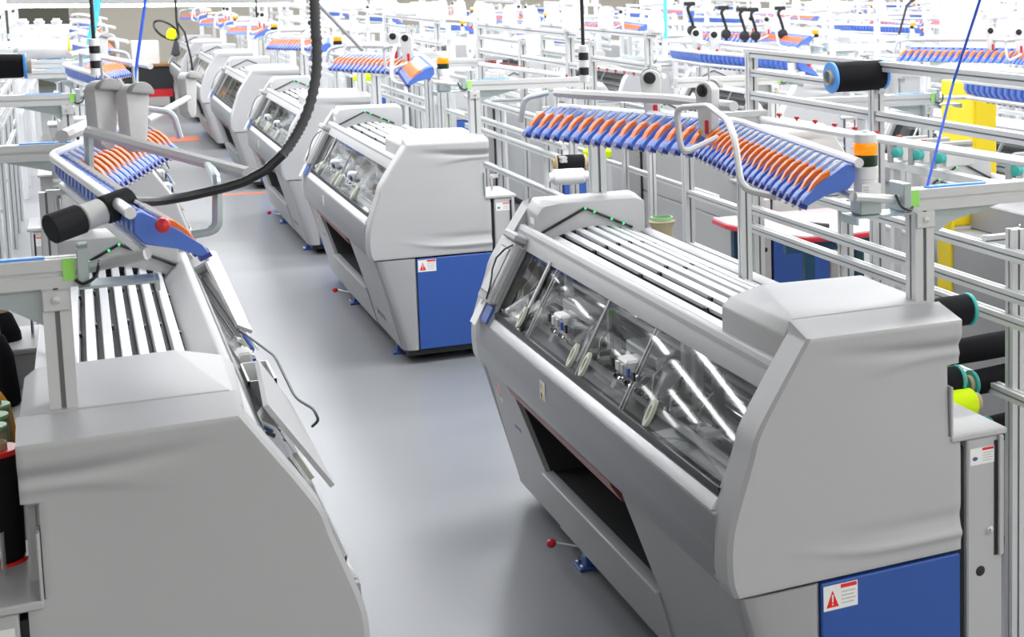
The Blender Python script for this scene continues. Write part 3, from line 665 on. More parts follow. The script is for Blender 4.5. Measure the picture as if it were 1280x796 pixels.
    for (P, Q, cnt, hw) in ((A, B, 20, .020), (B, D, 16, .027)):
        dvec = Q - P; ang = math.atan2(-dvec.x, dvec.y) * (-1 if mir else 1)
        if detail > 1:
            for i in range(cnt):
                c = P.lerp(Q, (i + (.5 if P is A else .8)) / cnt); c.x = -HX(c.x) if mir else c.x
                if hw not in cache:
                    f_ = unit_bm(hw).build('yarn_feeder', root, 40); l_ = lever_bm(hw).build('feeder_lever', f_, 40); l_['label'] = 'orange clamp lever'; cache[hw] = (f_, l_)
                else:
                    f_ = cache[hw][0].copy(); C.objects.link(f_); l_ = cache[hw][1].copy(); C.objects.link(l_); l_.parent = f_
                f_.location = c; f_.rotation_euler = (0, 0, ang)
        else:
            mm = n_(); u = MB(); 
            src = MB(); src.prism(SIDE, -hw, hw, 'fblue'); src.prism(LEV, -hw * .55, hw * .55, 'orange')
            for i in range(cnt):
                c = P.lerp(Q, (i + .6) / cnt); a0 = math.atan2(-dvec.x, dvec.y); cs, sn = math.cos(a0), math.sin(a0)
                vs = [(c.x + p[0] * cs - p[1] * sn, c.y + p[0] * sn + p[1] * cs, c.z + p[2]) for p in src.v]
                for fc, mi_ in zip(src.f, src.m): mm.add([vs[k] for k in fc], [list(range(len(fc)))], src.mats[mi_])
            bk = mm.build('feeder_bank', root, 40); bk['kind'] = 'stuff'
    return root

def signal_lamp(mir):
    root = empty('signal_lamp'); n_ = lambda: MB(mir)
    n_().box(-.034, .034, -.034, .034, -.05, 0, 'steel', .003).build('lamp_mount', root)
    n_().lathe([(.034, 0), (.034, .05), (.036, .052), (.036, .085), (.034, .087)], (0, 0, 0), (0, 0, 1), 'white', 20).build('lamp_base', root)
    n_().lathe([(.033, .087), (.035, .09), (.035, .118), (.033, .12)], (0, 0, 0), (0, 0, 1), 'lampg', 20).build('green_lens', root)['label'] = 'dark green lens'
    n_().lathe([(.033, .12), (.035, .123), (.035, .152), (.033, .155)], (0, 0, 0), (0, 0, 1), 'lampo', 20).build('amber_lens', root)['label'] = 'lit orange lens'
    n_().lathe([(.034, .155), (.034, .178), (.028, .183), (.012, .184), (.012, .188), (0, .189)], (0, 0, 0), (0, 0, 1), 'white', 20).build('lamp_cap', root)
    m = n_(); m.box(-.03, .03, -.0365, -.0355, .008, .04, 'paper')
    for i in range(9): m.box(-.026 + .006 * (i % 3), -.022 + .006 * (i % 3), -.037, -.0364, .012 + .008 * (i // 3), .017 + .008 * (i // 3), 'ink')
    m.build('lamp_sticker', root)
    return root

def tension_sensor():
    root = empty('tension_sensor')
    m = MB(); N = 22; out = []
    for j in range(N):
        a = 2 * PI * j / N; r = .042 if math.sin(a) > -.2 else .030
        out.append((math.cos(a) * r * (1 if math.sin(a) > 0 else .85), (.055 if math.sin(a) > 0 else -.075) + math.sin(a) * r))
    m.prism(out, -.022, .022, 'lgrey', 'y', .006); m.build('sensor_body', root)
    MB().prism([(p[0] * 1.03, p[1] * .97 + .01) for p in out if p[1] > -.03], .020, .042, 'grey', 'y', .004).build('rear_shell', root)
    MB().lathe([(.024, 0), (.022, .006), (.010, .008), (.010, .014), (0, .015)], (-.004, -.022, .065), (0, -1, 0), 'blackp', 18).build('tension_dial', root)
    MB().box(.006, .024, -.026, -.021, -.09, -.04, 'red', .003).build('red_tab', root)
    MB().lathe([(.009, 0), (.009, .002), (0, .0025)], (-.018, -.022, -.085), (0, -1, 0), 'yorange', 12).build('orange_dot', root)
    MB().tube([(0, .01, .09), (0, .01, .15)], .004, 'alu', 6).build('hanger_rod', root)
    return root

def bobbin(name, L=.22, r0=.058, r1=.052, yarn='black', rim='brimblue', core='card', rims=(1, 1), n=22):
    """bobbin along local z from 0 to L: hollow core, wound yarn, coloured rims"""
    root = empty(name); c = .026
    MB().lathe([(c, -.02), (c + .004, -.02), (c + .004, L + .02), (c, L + .02), (c, -.02)], (0, 0, 0), (0, 0, 1), core, n, False).build('core', root)
    MB().lathe([(c + .004, .004), (r0 - .006, .004), (r0, .012), ((r0 + r1) / 2 + .002, L / 2), (r1, L - .012), (r1 - .006, L - .004), (c + .004, L - .004)], (0, 0, 0), (0, 0, 1), yarn, n).build('yarn', root)
    if rim:
        for k, (z, r) in enumerate(((0, r0), (L, r1))):
            if rims[k]:
                MB().lathe([(c + .002, z - .006), (r + .002, z - .006), (r + .004, z), (r + .002, z + .006), (c + .002, z + .006)], (0, 0, 0), (0, 0, 1), rim, n).build('rim', root)
    return root
def cone(name, H=.20, r0=.065, r1=.028, yarn='black', top='card'):
    root = empty(name)
    MB().lathe([(0, 0), (r0 - .004, 0), (r0, .01), (r0 * .99, .05), (r0 * .86, H * .62), (r1 + .012, H * .86), (r1, H * .9)], (0, 0, 0), (0, 0, 1), yarn, 22).build('yarn', root)
    MB().lathe([(r1, H * .88), (r1, H), (r1 - .004, H), (r1 - .004, H * .9)], (0, 0, 0), (0, 0, 1), top, 22).build('core', root)
    return root

# ------------------------------------------------------------------ yarn creel: aluminium rack behind a machine (local frame of the machine)
def creel(mir, detail=2):
    root = empty('yarn_creel'); n_ = lambda: MB(mir)
    xa, xb = .85, 1.06
    def part(nm, *bars):
        m = n_()
        for p, q, w_ in bars: profile_bar(m, p, q, w_, 'alu' if detail > 1 else 'rail', detail > 1)  # far racks are whitened to carry the washed-out distance in their colour
        return m.build(nm, root)
    for y, h in ((-1.05, 1.50), (.23, 1.44), (1.15, 1.63), (2.05, 1.60)):
        part('post', ((xa, y, 0), (xa, y, h), .048))
    for y, h in ((-.9, 1.99), (.36, 1.90), (1.7, 1.97)):
        part('post', ((xb, y, 0), (xb, y, h), .05))
    for z in (.95, 1.2, 1.285, 1.42): part('rail', ((xa - .03, -1.55, z), (xa - .03, 1.2, z), .036))
    for z in (1.55, 1.25, .98): part('rail', ((xa, 1.15, z), (xa, 2.05, z), .034))
    for z in (1.76, 1.965): part('rail', ((xb, -1.1, z), (xb, 1.75, z), .04))
    part('rail', ((xb, .3, 1.87), (xb, 1.75, 1.87), .034))
    for y in (-.9, .36, 1.7): part('cross_bar', ((xa - .03, y, 1.44), (xb, y, 1.44), .034))
    for y in (-1.05, 1.15): part('cross_bar', ((xa, y, .5), (xb, y, .5), .034))
    if detail > 1:
        for y in (-1.05, .23, 1.15):
            m = n_(); m.prism([(y + .025, 1.26), (y + .025, 1.20), (y + .075, 1.262)], xa - .01, xa + .01, 'grey', 'x').build('corner_bracket', root)
        m = n_(); m.tube([(xb - .08, -1.0, 1.70), (xb - .08, 1.75, 1.66)], .018, 'rail', 10).build('yarn_tube', root)
        m = n_()
        for i in range(12): m.lathe([(.011, 0), (.014, .008), (.004, .016), (.003, .03), (0, .03)], (xb - .03, -.9 + .2 * i, 1.70), (0, 0, -1), 'red', 8)
        m.build('yarn_guide', root); 
    return root

# ================================================================== place the machines
def rowpos(center_x, near_y): return (center_x, near_y + 1.525, 0)
SRC = {}
def machine_set(mir, det, x, near_y, wd, creel_=True, lamp_=True):
    """machine + its feed frame + its creel + lamp, copied from a prototype of the same hand and detail"""
    key = (mir, det); loc = Vector(rowpos(x, near_y)); px = (.325, .20) if not mir else (.262, .20)
    new = key not in SRC
    if new: SRC[key] = [machine(mir, det), feed_frame(mir, det, px), creel(mir, det), signal_lamp(mir)]
    out = []
    for i, src in enumerate(SRC[key]):
        if (i == 2 and not creel_) or (i == 3 and not lamp_):
            if new: SPARE.append((key, i))
            out.append(None); continue
        if new: o = src
        elif (key, i) in SPARE: o = src; SPARE.remove((key, i))
        else: o = copy_tree(src)
        o.location = loc; out.append(o)
    s_ = -1 if mir else 1
    if out[3]: out[3].location = loc + Vector((s_ * (px[0] - .175), -1.355, 1.697))
    tag(out[0], 'grey knitting machine with blue end door, ' + wd, 'knitting machine', 'knitting machines')
    tag(out[1], 'V of blue yarn feeders on the machine ' + wd, 'yarn feed frame', 'yarn feed frames')
    if out[2]: tag(out[2], 'aluminium yarn rack behind the machine ' + wd, 'yarn rack', 'yarn racks')
    if out[3]: tag(out[3], 'orange signal lamp on the machine ' + wd, 'signal lamp', 'signal lamps')
    PLACED.append((mir, x, near_y, wd, out)); return out
SPARE = []; PLACED = []
ROW_NEAR = [3.63, 9.39, 13.7, 18.5, 23.3, 28.1]
FW = ['frontmost', 'second', 'third', 'fourth', 'fifth', 'sixth']
R1 = [machine_set(False, 2 if i < 3 else 1, 1.75, y, FW[i] + ' right of the aisle') for i, y in enumerate(ROW_NEAR)]
L1 = [machine_set(True, 2 if i < 3 else 1, .15, y, FW[i] + ' left of the aisle', True, False) for i, y in enumerate(ROW_NEAR[:5])]
for r, (x, mir, ys) in enumerate(((4.115, True, (4.2, 8.95, 13.9, 18.8, 23.7, 28.6)), (6.0, False, (8.3, 13.2, 18.1, 23.0, 28.0)), (8.4, True, (10.3, 15.2, 20.1, 25.0, 29.9)),
                                  (10.3, False, (12.5, 17.4, 22.3, 27.2)), (12.7, True, (16.6, 21.5, 26.4, 31.3)), (14.6, False, (19, 24, 29)), (17.0, True, (21.2, 26.1, 31.0)), (18.9, False, (25.5, 30.4)))):
    for i, y in enumerate(ys):
        machine_set(mir, 2 if (r == 0 and i < 2) else 1, x, y, '%s in the %s row right' % (FW[i], ORD[r + 2]), not (r == 0 and i == 0))
# prototypes that no row used
for (key, i) in SPARE:
    o = SRC[key][i]
    for ch in list(o.children_recursive): bpy.data.objects.remove(ch)
    bpy.data.objects.remove(o)

# ------------------------------------------------------------------ window flap and parts tray swung out of the frontmost left machine
lm = L1[0][0]; o0 = lm.location
def W2L(p): return tuple(Vector(p) - o0)
def slab(mb, c, t, k):
    c = [Vector(p) for p in c]; n = (c[1] - c[0]).cross(c[2] - c[0]).normalized() * t
    vs = [tuple(p) for p in c] + [tuple(p + n) for p in c]
    b = bmesh.new(); vv = [b.verts.new(p) for p in vs]
    b.faces.new(vv[:4]); b.faces.new(vv[4:][::-1])
    for i in range(4): b.faces.new([vv[i], vv[4 + i], vv[4 + (i + 1) % 4], vv[(i + 1) % 4]])
    bmesh.ops.recalc_face_normals(b, faces=b.faces[:]); return mb.bm(b, k)
fl = slab(MB(), [W2L(p) for p in ((.335, 4.0, 1.262), (.478, 4.0, 1.03), (.452, 4.66, 1.09), (.375, 4.66, 1.225))], .012, 'cover').build('window_flap', lm); fl['label'] = 'grey window flap swung open'
fl = slab(MB(), [W2L(p) for p in ((.392, 5.5, 1.155), (.437, 5.5, 1.13), (.405, 6.5, 1.25), (.352, 6.5, 1.262))], .012, 'cover').build('window_flap', lm); fl['label'] = 'grey window flap swung open'
m = MB()
for a in ((.355, .43, 4.66, 4.668, 1.10, 1.17), (.355, .43, 4.90, 4.908, 1.10, 1.17), (.355, .361, 4.66, 4.908, 1.10, 1.17), (.424, .43, 4.66, 4.908, 1.10, 1.17), (.355, .43, 4.66, 4.908, 1.095, 1.10)):
    m.box(a[0] - o0.x, a[1] - o0.x, a[2] - o0.y, a[3] - o0.y, a[4], a[5], 'lgrey')
m.build('parts_tray', lm)['label'] = 'small open grey parts tray'
MB().tube(smooth_path([W2L(p) for p in ((.40, 5.5, 1.15), (.455, 4.95, 1.17), (.47, 4.6, 1.12), (.50, 4.45, 1.12), (.505, 4.4, 1.10), (.49, 4.42, 1.08))], 4, .05), .004, 'blackp', 6).build('latch_wire', lm)

# ------------------------------------------------------------------ corrugated hose with padded grip over the left machine
hp = [(.535, 4.1, 4.6), (.528, 4.1, 3.2), (.5125, 4.1, 2.26), (.513, 4.1, 2.16), (.505, 4.1, 2.06), (.474, 4.1, 1.96), (.414, 4.1, 1.868), (.339, 4.1, 1.816), (.232, 4.1, 1.79), (.145, 4.05, 1.785), (.078, 3.92, 1.804)]
hs_ = empty('cable_hose', hp[-1]); tag(hs_, 'black ribbed cable hose hanging from the ceiling over the left machine', 'hose')
cr_ = catmull([tuple(Vector(p) - Vector(hp[-1])) for p in hp], 10)
dense = []
for a, b2 in zip(cr_, cr_[1:]):
    n_s = max(1, int((Vector(b2) - Vector(a)).length / .0055))
    for k in range(n_s): dense.append(Vector(a).lerp(Vector(b2), k / n_s))
dense.append(Vector(cr_[-1]))
cut = max(i for i, p in enumerate(dense) if p.z > .06)
MB().tube(dense[:cut], [.0105 if i % 2 else .0135 for i in range(cut)], 'rubber', 10).build('ribbed_hose', hs_, 80)
MB().tube(dense[cut - 1::6], .012, 'blackp', 10).build('cable', hs_)
gp0 = Vector((.083, 3.93, 1.806)) - Vector(hp[-1]); gp1 = Vector((-.080, 3.85, 1.762)) - Vector(hp[-1])
for a, b2, k, nm, r in ((0, .36, 'foam', 'padded_grip', .033), (.36, .62, 'paper', 'paper_sleeve', .030), (.62, 1, 'foam', 'padded_grip', .034)):
    MB().tube([gp0.lerp(gp1, a), gp0.lerp(gp1, a + .02), gp0.lerp(gp1, b2 - .02), gp0.lerp(gp1, b2)], [r * .85, r, r, r * .85], k, 18).build(nm, hs_)

# ------------------------------------------------------------------ tension sensors
sen = tension_sensor(); SENS_N = [0]
def put_sensor(loc, rz, label, first=[True], s=1.0):
    o = sen if first[0] else copy_tree(sen); first[0] = False
    o.location = loc; o.rotation_euler = (0, 0, rz); o.scale = (s, s, s); tag(o, label, 'tension sensor', 'yarn tension sensors'); return o
put_sensor((1.92, 5.72, 1.868), -.35, 'grey yarn tension sensor with black dial above the far feeders, right machine')
put_sensor((1.92, 5.10, 1.856), -1.1, 'grey rounded tension sensor beside the bent tube, seen from its back')
put_sensor((.046, 5.05, 1.925), -2.4, 'left one of two grey tension sensors above the left feeders')
put_sensor((.125, 5.05, 1.912), -2.4, 'right one of two grey tension sensors above the left feeders')
put_sensor((.40, 7.5, 1.815), -2.2, 'grey tension sensor hanging alone over the aisle')
MB().tube([(.05, 1.25, 1.79 ), (.25, 2.33, 1.80)], .014, 'lgrey', 8).build('sensor_arm', L1[0][1])
put_sensor((.12, 10.9, 1.90), -2.2, 'grey tension sensor above the second left machine')
for (mir, x, ny, wd, out) in PLACED[1:6] + PLACED[12:24]:
    s_ = -1 if mir else 1
    for k, (dx, dy) in enumerate(((.15, .25), (.16, -.15))):
        put_sensor((x + s_ * dx, ny + 1.525 + dy, 1.87), -.5, ('rear ' if k == 0 else 'front ') + 'tension sensor above the machine ' + wd)

# ------------------------------------------------------------------ bobbins and cones
BPROTO = {}
def put(kind, key, loc, rot, label, cat, group=None, **kw):
    if key in BPROTO: o = copy_tree(BPROTO[key])
    else:
        o = (bobbin if kind == 'b' else cone)('yarn_bobbin' if kind == 'b' else 'yarn_cone', **kw); BPROTO[key] = o
    o.location = loc; o.rotation_euler = rot; tag(o, label, cat, group); return o
XR = (0, PI / 2, 0)
put('b', 'big', (2.585, 5.47, 1.925), (0, PI / 2 - .02, .04), 'large black yarn bobbin with blue rims on top of the rack', 'bobbin', None, L=.235, r0=.060, r1=.060, rim='brimblue')
put('b', 'bigl', (-.42, 7.0, 1.98), (0, PI / 2, 0), 'black yarn bobbin with a bright blue rim at far left', 'bobbin', None, L=.235, r0=.046, r1=.046, rim='brimblue', rims=(0, 1))
put('b', 'teal', (2.13, 3.90, 1.300), (0, PI / 2, .05), 'black bobbin with teal rim behind the right machine top corner', 'bobbin', None, L=.175, r0=.046, r1=.048, rim='brimteal', rims=(0, 1))
put('b', 'long', (2.44, 4.30, 1.055), (0, PI / 2, .1), 'long black bobbin lying on the rack, upper one at right edge', 'bobbin', None, L=.34, r0=.042, r1=.045, rim='brimteal', rims=(1, 0))
put('b', 'long', (2.50, 4.22, .965), (0, PI / 2, .1), 'long black bobbin lying on the rack, lower one at right edge', 'bobbin')
put('b', 'teal2', (2.26, 4.15, 1.005), (0, PI / 2, .05), 'black bobbin with teal rim between two neon yellow ones', 'bobbin', None, L=.15, r0=.044, r1=.046, rim='brimteal', rims=(0, 1))
put('b', 'neon', (2.26, 4.10, .935), (0, PI / 2, .05), 'neon yellow bobbin, lower one behind the cabinet top', 'bobbin', None, L=.18, r0=.052, r1=.05, yarn='neon', rim=None)
put('b', 'neon', (2.22, 4.22, 1.07), (0, PI / 2, .05), 'neon yellow bobbin, upper one beside the end cover notch', 'bobbin')
put('b', 'low', (2.55, 4.2, .80), (0, PI / 2, .1), 'black bobbin low on the rack beside the cabinet', 'bobbin', None, L=.24, r0=.045, r1=.045, rim='brimteal')
put('c', 'beige', (2.27, 6.66, 1.075), (0, 0, 0), 'beige yarn cone with green top behind the right machine', 'yarn cone', None, H=.15, r0=.052, r1=.05, yarn='beige', top='brimgreen')
put('b', 'blk', (2.54, 9.46, 1.17), (0, PI / 2, -.1), 'black bobbin beside a white one behind the second right machine', 'bobbin', None, L=.18, r0=.05, r1=.05, rim='card')
put('b', 'wht', (2.50, 9.40, 1.09), (0, PI / 2, -.1), 'white bobbin beside a black one behind the second right machine', 'bobbin', None, L=.2, r0=.05, r1=.05, yarn='wyarn', rim=None, core='white')
for i, (p, t) in enumerate((((3.384, 11.4, .968), 'left one'), ((3.384, 10.0, 1.218), 'right one'))):
    put('c', 'neonc', p, (0, 0, 0), 'neon yellow yarn cone under the long feeder line, ' + t, 'yarn cone', None, H=.09, r0=.11, r1=.05, yarn='neon', top='neon')
for i, (p, t) in enumerate((((2.6, 16.2, .968), 'third'), ((2.6, 17.2, 1.267), 'third, further back'), ((2.6, 12.9, .997), 'second'))):
    put('c', 'neonc', p, (0, 0, 0), 'neon yellow yarn cone behind the right aisle machine, ' + t, 'yarn cone')
put('b', 'wbig', (3.15, 14.6, 1.70), (0, PI / 2, .1), 'fat white yarn roll, left one of a pair on the distant rack', 'bobbin', None, L=.36, r0=.12, r1=.12, yarn='wyarn', rim=None, core='white')
put('b', 'wbig', (3.56, 14.6, 1.69), (0, PI / 2, .1), 'fat white yarn roll, right one of a pair on the distant rack', 'bobbin')
put('b', 'wl', (-.36, 12.0, 1.87), (0, PI / 2, .05), 'white yarn roll with yellow end on the far left rack', 'bobbin', None, L=.30, r0=.075, r1=.07, yarn='wyarn', rim='yellow', rims=(0, 1), core='white')
for i, (x, z) in enumerate(((-.31, 1.938), (-.22, 1.938), (-.12, 1.938))):
    put('c', 'wt', (x, 12.0, z), (0, 0, 0), 'slim white cone standing over the white roll, %s from left' % ORD[i + 1], 'yarn cone', None, H=.13, r0=.03, r1=.022, yarn='wyarn', top='white')
# black, orange and green-rimmed cones behind the left machine, on the rack shelf
sh = MB().box(-.62, -.243, 5.0, 6.7, .842, .858, 'alu').build('shelf', None)
for k in (5.05, 6.65): MB().box(-.45, -.42, k - .015, k + .015, 0, .842, 'alu').build('shelf_leg', sh)
tag(sh, 'narrow metal shelf with yarn cones behind the left machine', 'shelf')
put('c', 'blkc', (-.31, 6.45, .858), (0, 0, 0), 'black yarn cone on the left shelf, rear one', 'yarn cone', None, H=.28, r0=.075, r1=.03, yarn='black')
put('c', 'blkc', (-.32, 6.05, .858), (0, 0, 0), 'black yarn cone on the left shelf, front one', 'yarn cone')
put('c', 'orc', (-.315, 5.50, .858), (0, 0, 0), 'orange yarn cone on the left shelf', 'yarn cone', None, H=.20, r0=.075, r1=.03, yarn='yorange')
for i in range(3):
    put('b', 'grn', (-.30, 5.14 + .13 * i, .872), (0, 0, 0), 'beige spool with pale green rim, %s from the front on the shelf' % ORD[i + 1], 'bobbin', None, L=.14, r0=.05, r1=.05, yarn='beige', rim='brimgreen')
put('b', 'redsp', (-.222, 3.93, 1.005), (0, 0, 0), 'tall black spool with red rims on the left cabinet top', 'bobbin', None, L=.255, r0=.050, r1=.050, yarn='black', rim='brimred')

# ------------------------------------------------------------------ hanging weights, ropes, coiled cable
for (x, y, z, lab) in ((2.2, 7.6, 1.80, 'black rod with black and white weights hanging above the right feeders'), (.068, 9.0, 1.83, 'black rod with black and white weights hanging at upper left')):
    o = empty('hanging_weight', (x, y, z)); tag(o, lab, 'hanging weight')
    MB().tube([(0, 0, .18), (0, 0, 4.6 - z)], .009, 'blackp', 8).tube([(0, 0, -.12), (0, 0, 0)], .002, 'blackp', 5).build('rod', o)
    for i in range(5): MB().lathe([(.022, 0), (.025, .002), (.025, .036), (.022, .038)], (0, 0, .038 * i), (0, 0, 1), 'blackp' if i % 2 else 'white', 16).build('weight', o)
def rope(pts, k, r, lab, nm='rope'):
    o = MB().tube([tuple(Vector(p) - Vector(pts[-1])) for p in pts], r, k, 6).build(nm, None, 35, pts[-1]); tag(o, lab, nm); return o
rope([(2.3, 2.28, 4.6), (2.3, 3.83, 2.253), (2.3, 3.99, 2.0), (2.1, 3.80, 1.708)], 'rope', .0045, 'blue rope running up from the right beam to the ceiling')
rope([(.74, 9, 4.6), (.313, 9, 2.217), (.238, 9, 1.80)], 'rope', .008, 'thin blue rope hanging above the second left machine')
rope([(.42, 14, 4.6), (.16, 14, 2.2), (.05, 14, 1.7)], 'cyan', .03, 'light blue strap hanging at upper left')
rope([(8.2, 20, 4.6), (7.35, 20, 2.0), (7.30, 20, 1.75)], 'rope', .03, 'blue strap hanging in the middle distance')
rope([(5.6, 16, 4.6), (5.55, 16, 1.7)], 'cyan', .02, 'pale blue strap hanging by the black tension arms')
rope([(9.0, 12, 4.6), (6.43, 12, 2.1), (6.35, 12, 1.85)], 'blackp', .012, 'black cable hanging down at upper right', 'cable')
rope([(1.0, 10.2, 4.6), (1.32, 10.6, 2.2), (1.66, 11.0, 1.85)], 'grey', .012, 'slanted grey cable above the second right machine', 'cable')
rope([(1.9, 20, 4.6), (1.85, 20, 1.9)], 'blackp', .012, 'thin black cable hanging over the right aisle row', 'cable')
o = empty('coiled_cable', (.80, 16, 1.9)); tag(o, 'coiled black cable with yellow plug hanging at the aisle end', 'cable')
loop = [(.0 + .10 * math.cos(t) - .09, .03 * math.sin(3 * t), -.03 + .075 * math.sin(t) - .05 * math.cos(t)) for t in [i * PI / 12 for i in range(49)]]
MB().tube([(0, 0, 2.7), (0, 0, .05)] + loop, .011, 'blackp', 6).tube([(0, 0, .05), (.06, 0, -.05), (.10, 0, -.3), (.11, 0, -.5)], .010, 'blackp', 6).build('cable', o)
MB().lathe([(0, 0), (.04, .01), (.045, .06), (.03, .1), (0, .11)], (-.06, 0, -.12), (.2, 0, 1), 'neon', 12).build('plug', o)
MB().lathe([(0, 0), (.04, .02), (.02, .14), (0, .16)], (-.03, -.02, -.28), (.1, 0, 1), 'dark', 10).build('socket', o)

# ------------------------------------------------------------------ red-edged work table between the rows
o = empty('work_table', (3.8, 8.3, 0)); tag(o, 'work table with pale top, red edge and dark blue legs', 'table')
tc0 = [(3.33, 8.80), (3.32, 8.55), (3.42, 8.05), (3.54, 7.86), (3.75, 7.82), (4.35, 7.90), (4.35, 8.80)]
tp = [(x - 3.8, y - 8.3) for x, y in tc0]
MB().prism(tp, .825, .848, 'tabletop', 'z', .004).build('table_top', o)
MB().prism([(x * 1.012, y * 1.012) for x, y in tp], .808, .838, 'tablered', 'z', .006).build('edge_band', o)
MB().box(-.36, .48, -.38, -.34, .74, .808, 'teal').build('apron', o)
for (x, y) in ((-.36, .38), (-.20, -.34), (.48, -.34), (.48, .38)):
    l = MB().box(x - .03, x + .03, y - .03, y + .03, .36, .808, 'teal', .004).box(x - .022, x + .022, y - .022, y + .022, .012, .36, 'teal', .003).lathe([(.03, 0), (.03, .012)], (x, y, 0), (0, 0, 1), 'blackp', 10).build('leg', o)
MB().tube([(-.36, .38, .42), (-.20, -.34, .42)], .008, 'steel', 6).build('brace', o)
o = MB().tube([(3.62, 8.2, .866), (3.66, 8.1, .87), (3.75, 8.0, .866)], [.018, .02, .018], 'dark', 8).build('cloth_roll'); tag(o, 'dark rolled cloth lying on the red-edged table', 'cloth')

# ------------------------------------------------------------------ grey cabinet with yellow guard
o = empty('control_cabinet', (3.30, 4.95, 0)); tag(o, 'grey steel cabinet with yellow corner guard behind the right rack', 'cabinet')
MB().box(-.14, .22, -.85, .60, .02, 1.24, 'grey', .006).build('housing', o)
MB().box(-.02, .24, -.85, .60, 1.24, 1.36, 'lower', .006).build('upper_box', o)
MB().box(-.15, -.13, .54, .66, .02, 1.33, 'yellow', .004).box(-.15, .20, .60, .66, 1.25, 1.34, 'yellow', .01).build('corner_guard', o)['label'] = 'yellow corner guard'
for y in (-.5, .1): MB().lathe([(.007, 0), (.007, .09), (0, .092)], (-.08, y, 1.24), (0, 0, 1), 'chrome', 8).build('spindle', o)
o = empty('warning_cabinet', (4.72, 8.0, 0)); tag(o, 'tall yellow cabinet standing beyond the frontmost racks', 'cabinet')
MB().box(-.085, .085, -.2, .2, .05, 1.70, 'yellow', .008).build('housing', o); MB().box(-.07, .07, -.206, -.2, .2, 1.6, 'yellow', .002).build('door', o); MB().box(-.08, .08, -.18, .18, 0, .05, 'dark').build('plinth', o)
# bracket eyes with blue lenses on the rail behind
eye = None
for i, (p) in enumerate(((3.5, 6.62, 1.47), (3.5, 6.40, 1.48), (3.5, 6.18, 1.485), (3.5, 5.50, 1.50))):
    if eye is None:
        eye = empty('feed_motor')
        MB().tube(smooth_path([(-.05, 0, -.06), (-.05, 0, .05), (.16, 0, .05)], 5, .04), .017, 'grey', 8).build('bracket', eye)
        MB().lathe([(.026, 0), (.026, .04), (.015, .045), (0, .045)], (-.005, -.01, -.01), (-1, -.5, 0), 'brimteal', 14).build('lens', eye)['label'] = 'blue-green lens'
        MB().lathe([(.010, 0), (.010, .02), (0, .022)], (-.03, -.02, .045), (-1, -.5, .2), 'yellow', 8).build('indicator', eye)
        MB().box(.0, .16, -.03, .03, -.055, .035, 'lgrey', .006).build('motor_body', eye); e2 = eye
    else: e2 = copy_tree(eye)
    e2.location = p; tag(e2, 'feed motor with blue-green lens on the rear rail, %s from the left' % ORD[i + 1], 'feed motor', 'feed motors')
o = MB().box(-.03, .03, -1.0, .7, 0, .04, 'alu').build('motor_rail', None, 35, (3.52, 6.1, 1.37)); tag(o, 'aluminium rail carrying the feed motors', 'rail')
for y in (-.9, .6): MB().box(-.02, .02, y - .02, y + .02, -1.37, 0, 'alu').build('post', o)

# ------------------------------------------------------------------ black tension arms standing on a far rack
arm = None
for i, (x, z) in enumerate(((5.112, 1.95), (5.458, 1.908), (5.651, 1.889), (5.77, 1.887), (6.063, 1.899))):
    if arm is None:
        arm = empty('yarn_tensioner')
        MB().tube(smooth_path([(.02, 0, .16), (-.03, 0, .12), (.0, 0, .04), (.03, 0, -.06), (.02, 0, -.18)], 5, .05), .016, 'blackp', 8).build('arm', arm)
        MB().lathe([(.05, 0), (.05, .03), (.02, .035), (0, .035)], (.02, .02, -.10), (0, -1, 0), 'blackp', 14).build('wheel', arm)
        MB().box(-.06, .05, -.02, .02, .14, .18, 'blackp', .006).build('head', arm); a2 = arm
    else: a2 = copy_tree(arm)
    a2.location = (x, 14, z); tag(a2, 'black tension arm with wheel on the distant rack, %s from the left' % ORD[i + 1], 'tensioner', 'black tension arms')
o = MB().box(4.9 - 5.6, 6.3 - 5.6, -.03, .03, -.05, 0, 'alu').build('support_rail', None, 35, (5.6, 14, 1.72)); tag(o, 'white rail under the row of black tension arms', 'rail')
for x in (-.65, .65): MB().box(x - .02, x + .02, -.02, .02, -1.72, -.05, 'alu').build('post', o)

# ------------------------------------------------------------------ strip lamp far over the aisle, workbench, floor mark and red reflection
o = empty('strip_lamp', (.4, 22, 2.03)); tag(o, 'long glowing strip lamp hung low across the aisle at upper left', 'strip lamp')
MB().box(-2.2, 2.1, -.09, .09, .025, .22, 'grey', .01).build('lamp_housing', o)
MB().tube([(-2.15, 0, 0), (2.05, 0, 0)], .022, 'tube', 10).build('lamp_tube', o)['label'] = 'glowing white tube'
for x in (-1.8, 1.8): MB().tube([(x, 0, .22), (x, 0, 2.57)], .006, 'alu', 6).build('hanger', o)
o = empty('workbench', (.75, 32, 0)); tag(o, 'dark workbench at the far end of the aisle', 'workbench')
MB().box(-.75, .75, -.35, .35, .78, .83, 'wood', .005).build('bench_top', o); MB().box(-.72, .72, -.30, .33, .3, .78, 'dark').build('cupboard', o); MB().box(-.2, .70, -.34, -.30, .22, .36, 'red').build('red_drawer', o)
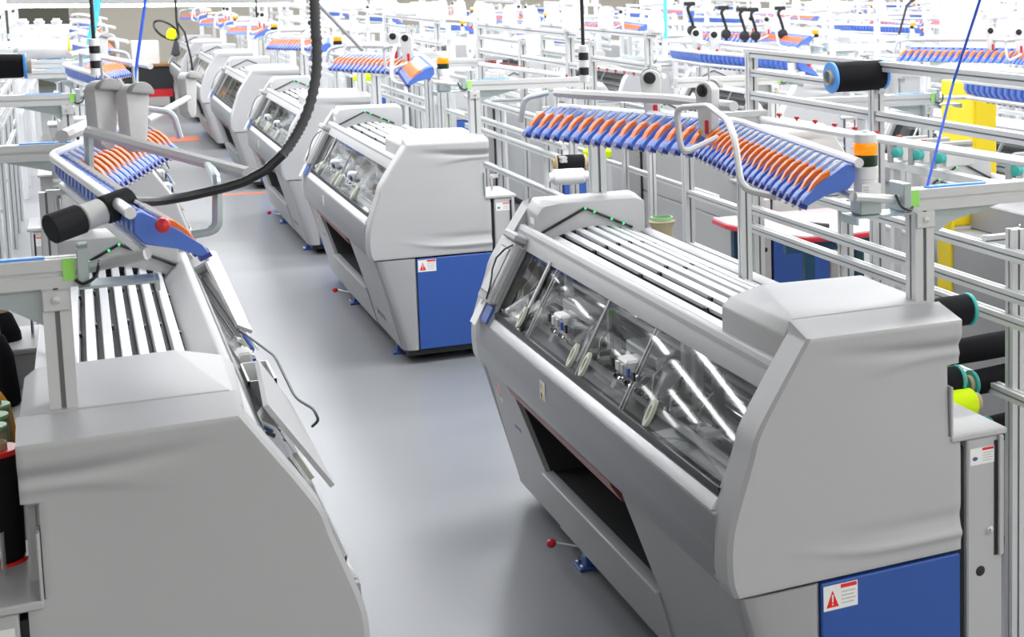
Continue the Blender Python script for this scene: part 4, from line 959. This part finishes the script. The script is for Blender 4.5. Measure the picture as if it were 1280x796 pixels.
for x in (-.7, .7):
    for y in (-.3, .3): MB().box(x - .03, x + .03, y - .03, y + .03, 0, .3, 'dark').build('leg', o)
def carton(x, y, z, a, b2, h, k, lab):
    o = empty('carton', (x, y, z)); tag(o, lab, 'box')
    MB().box(-a, a, -b2, b2, 0, h, k, .006).build('box_body', o); MB().box(-a, a, -.012, .012, h, h + .004, 'paper').build('tape', o)
carton(.45, 32.0, .83, .12, .2, .5, 'wood', 'brown carton standing on the far workbench, left one')
carton(1.05, 32.0, .83, .22, .25, .42, 'paper', 'white carton standing on the far workbench, right one')
carton(.0, 32.1, .83, .3, .2, .2, 'card', 'low cardboard carton on the far workbench, leftmost')
o = MB().box(-.27, .27, -.05, .05, 0, .003, 'omark').build('floor_mark_and_reflection', None, 35, (1.4, 18.2, 0)); tag(o, 'orange strip painted across the aisle floor', 'floor marking')
o = MB().box(-.25, .25, -.4, .4, 0, .003, 'omark').build('floor_mark_and_reflection', None, 35, (1.2, 25.2, 0)); tag(o, 'red reflection put as colour on the floor far down the aisle', 'floor marking')  # flat red patch stands in for a reflection of the red strip

# ------------------------------------------------------------------ white and coloured yarn on the racks of the rows behind
rnd = random.Random(11)
for (mir, x, ny, wd, out) in PLACED:
    if out[2] is None or (ny < 5): continue
    s_ = -1 if mir else 1
    for k in range(4 if ny < 20 else 3):
        y = ny + 1.525 - .9 + .8 * k + rnd.uniform(-.2, .2); kk = rnd.random()
        if kk < .8: put('c', 'wtall', (x - HX(1.06) if mir else x + 1.06, y, 1.985), (0, 0, 0), '%s white cone on the rack behind the machine ' % ['nearest', 'second', 'third', 'rearmost'][k] + wd, 'yarn cone', 'white cones on the racks', H=.16, r0=.055, r1=.03, yarn='wyarn', top='white')
        else: put('b', 'wroll', ((x - HX(1.06) if mir else x + 1.06) - .12, y, 2.045), (0, PI / 2, .1), '%s white roll on the rack behind the machine ' % ['nearest', 'second', 'third', 'rearmost'][k] + wd, 'bobbin', 'white rolls on the racks', L=.26, r0=.06, r1=.06, yarn='wyarn', rim=None, core='white')
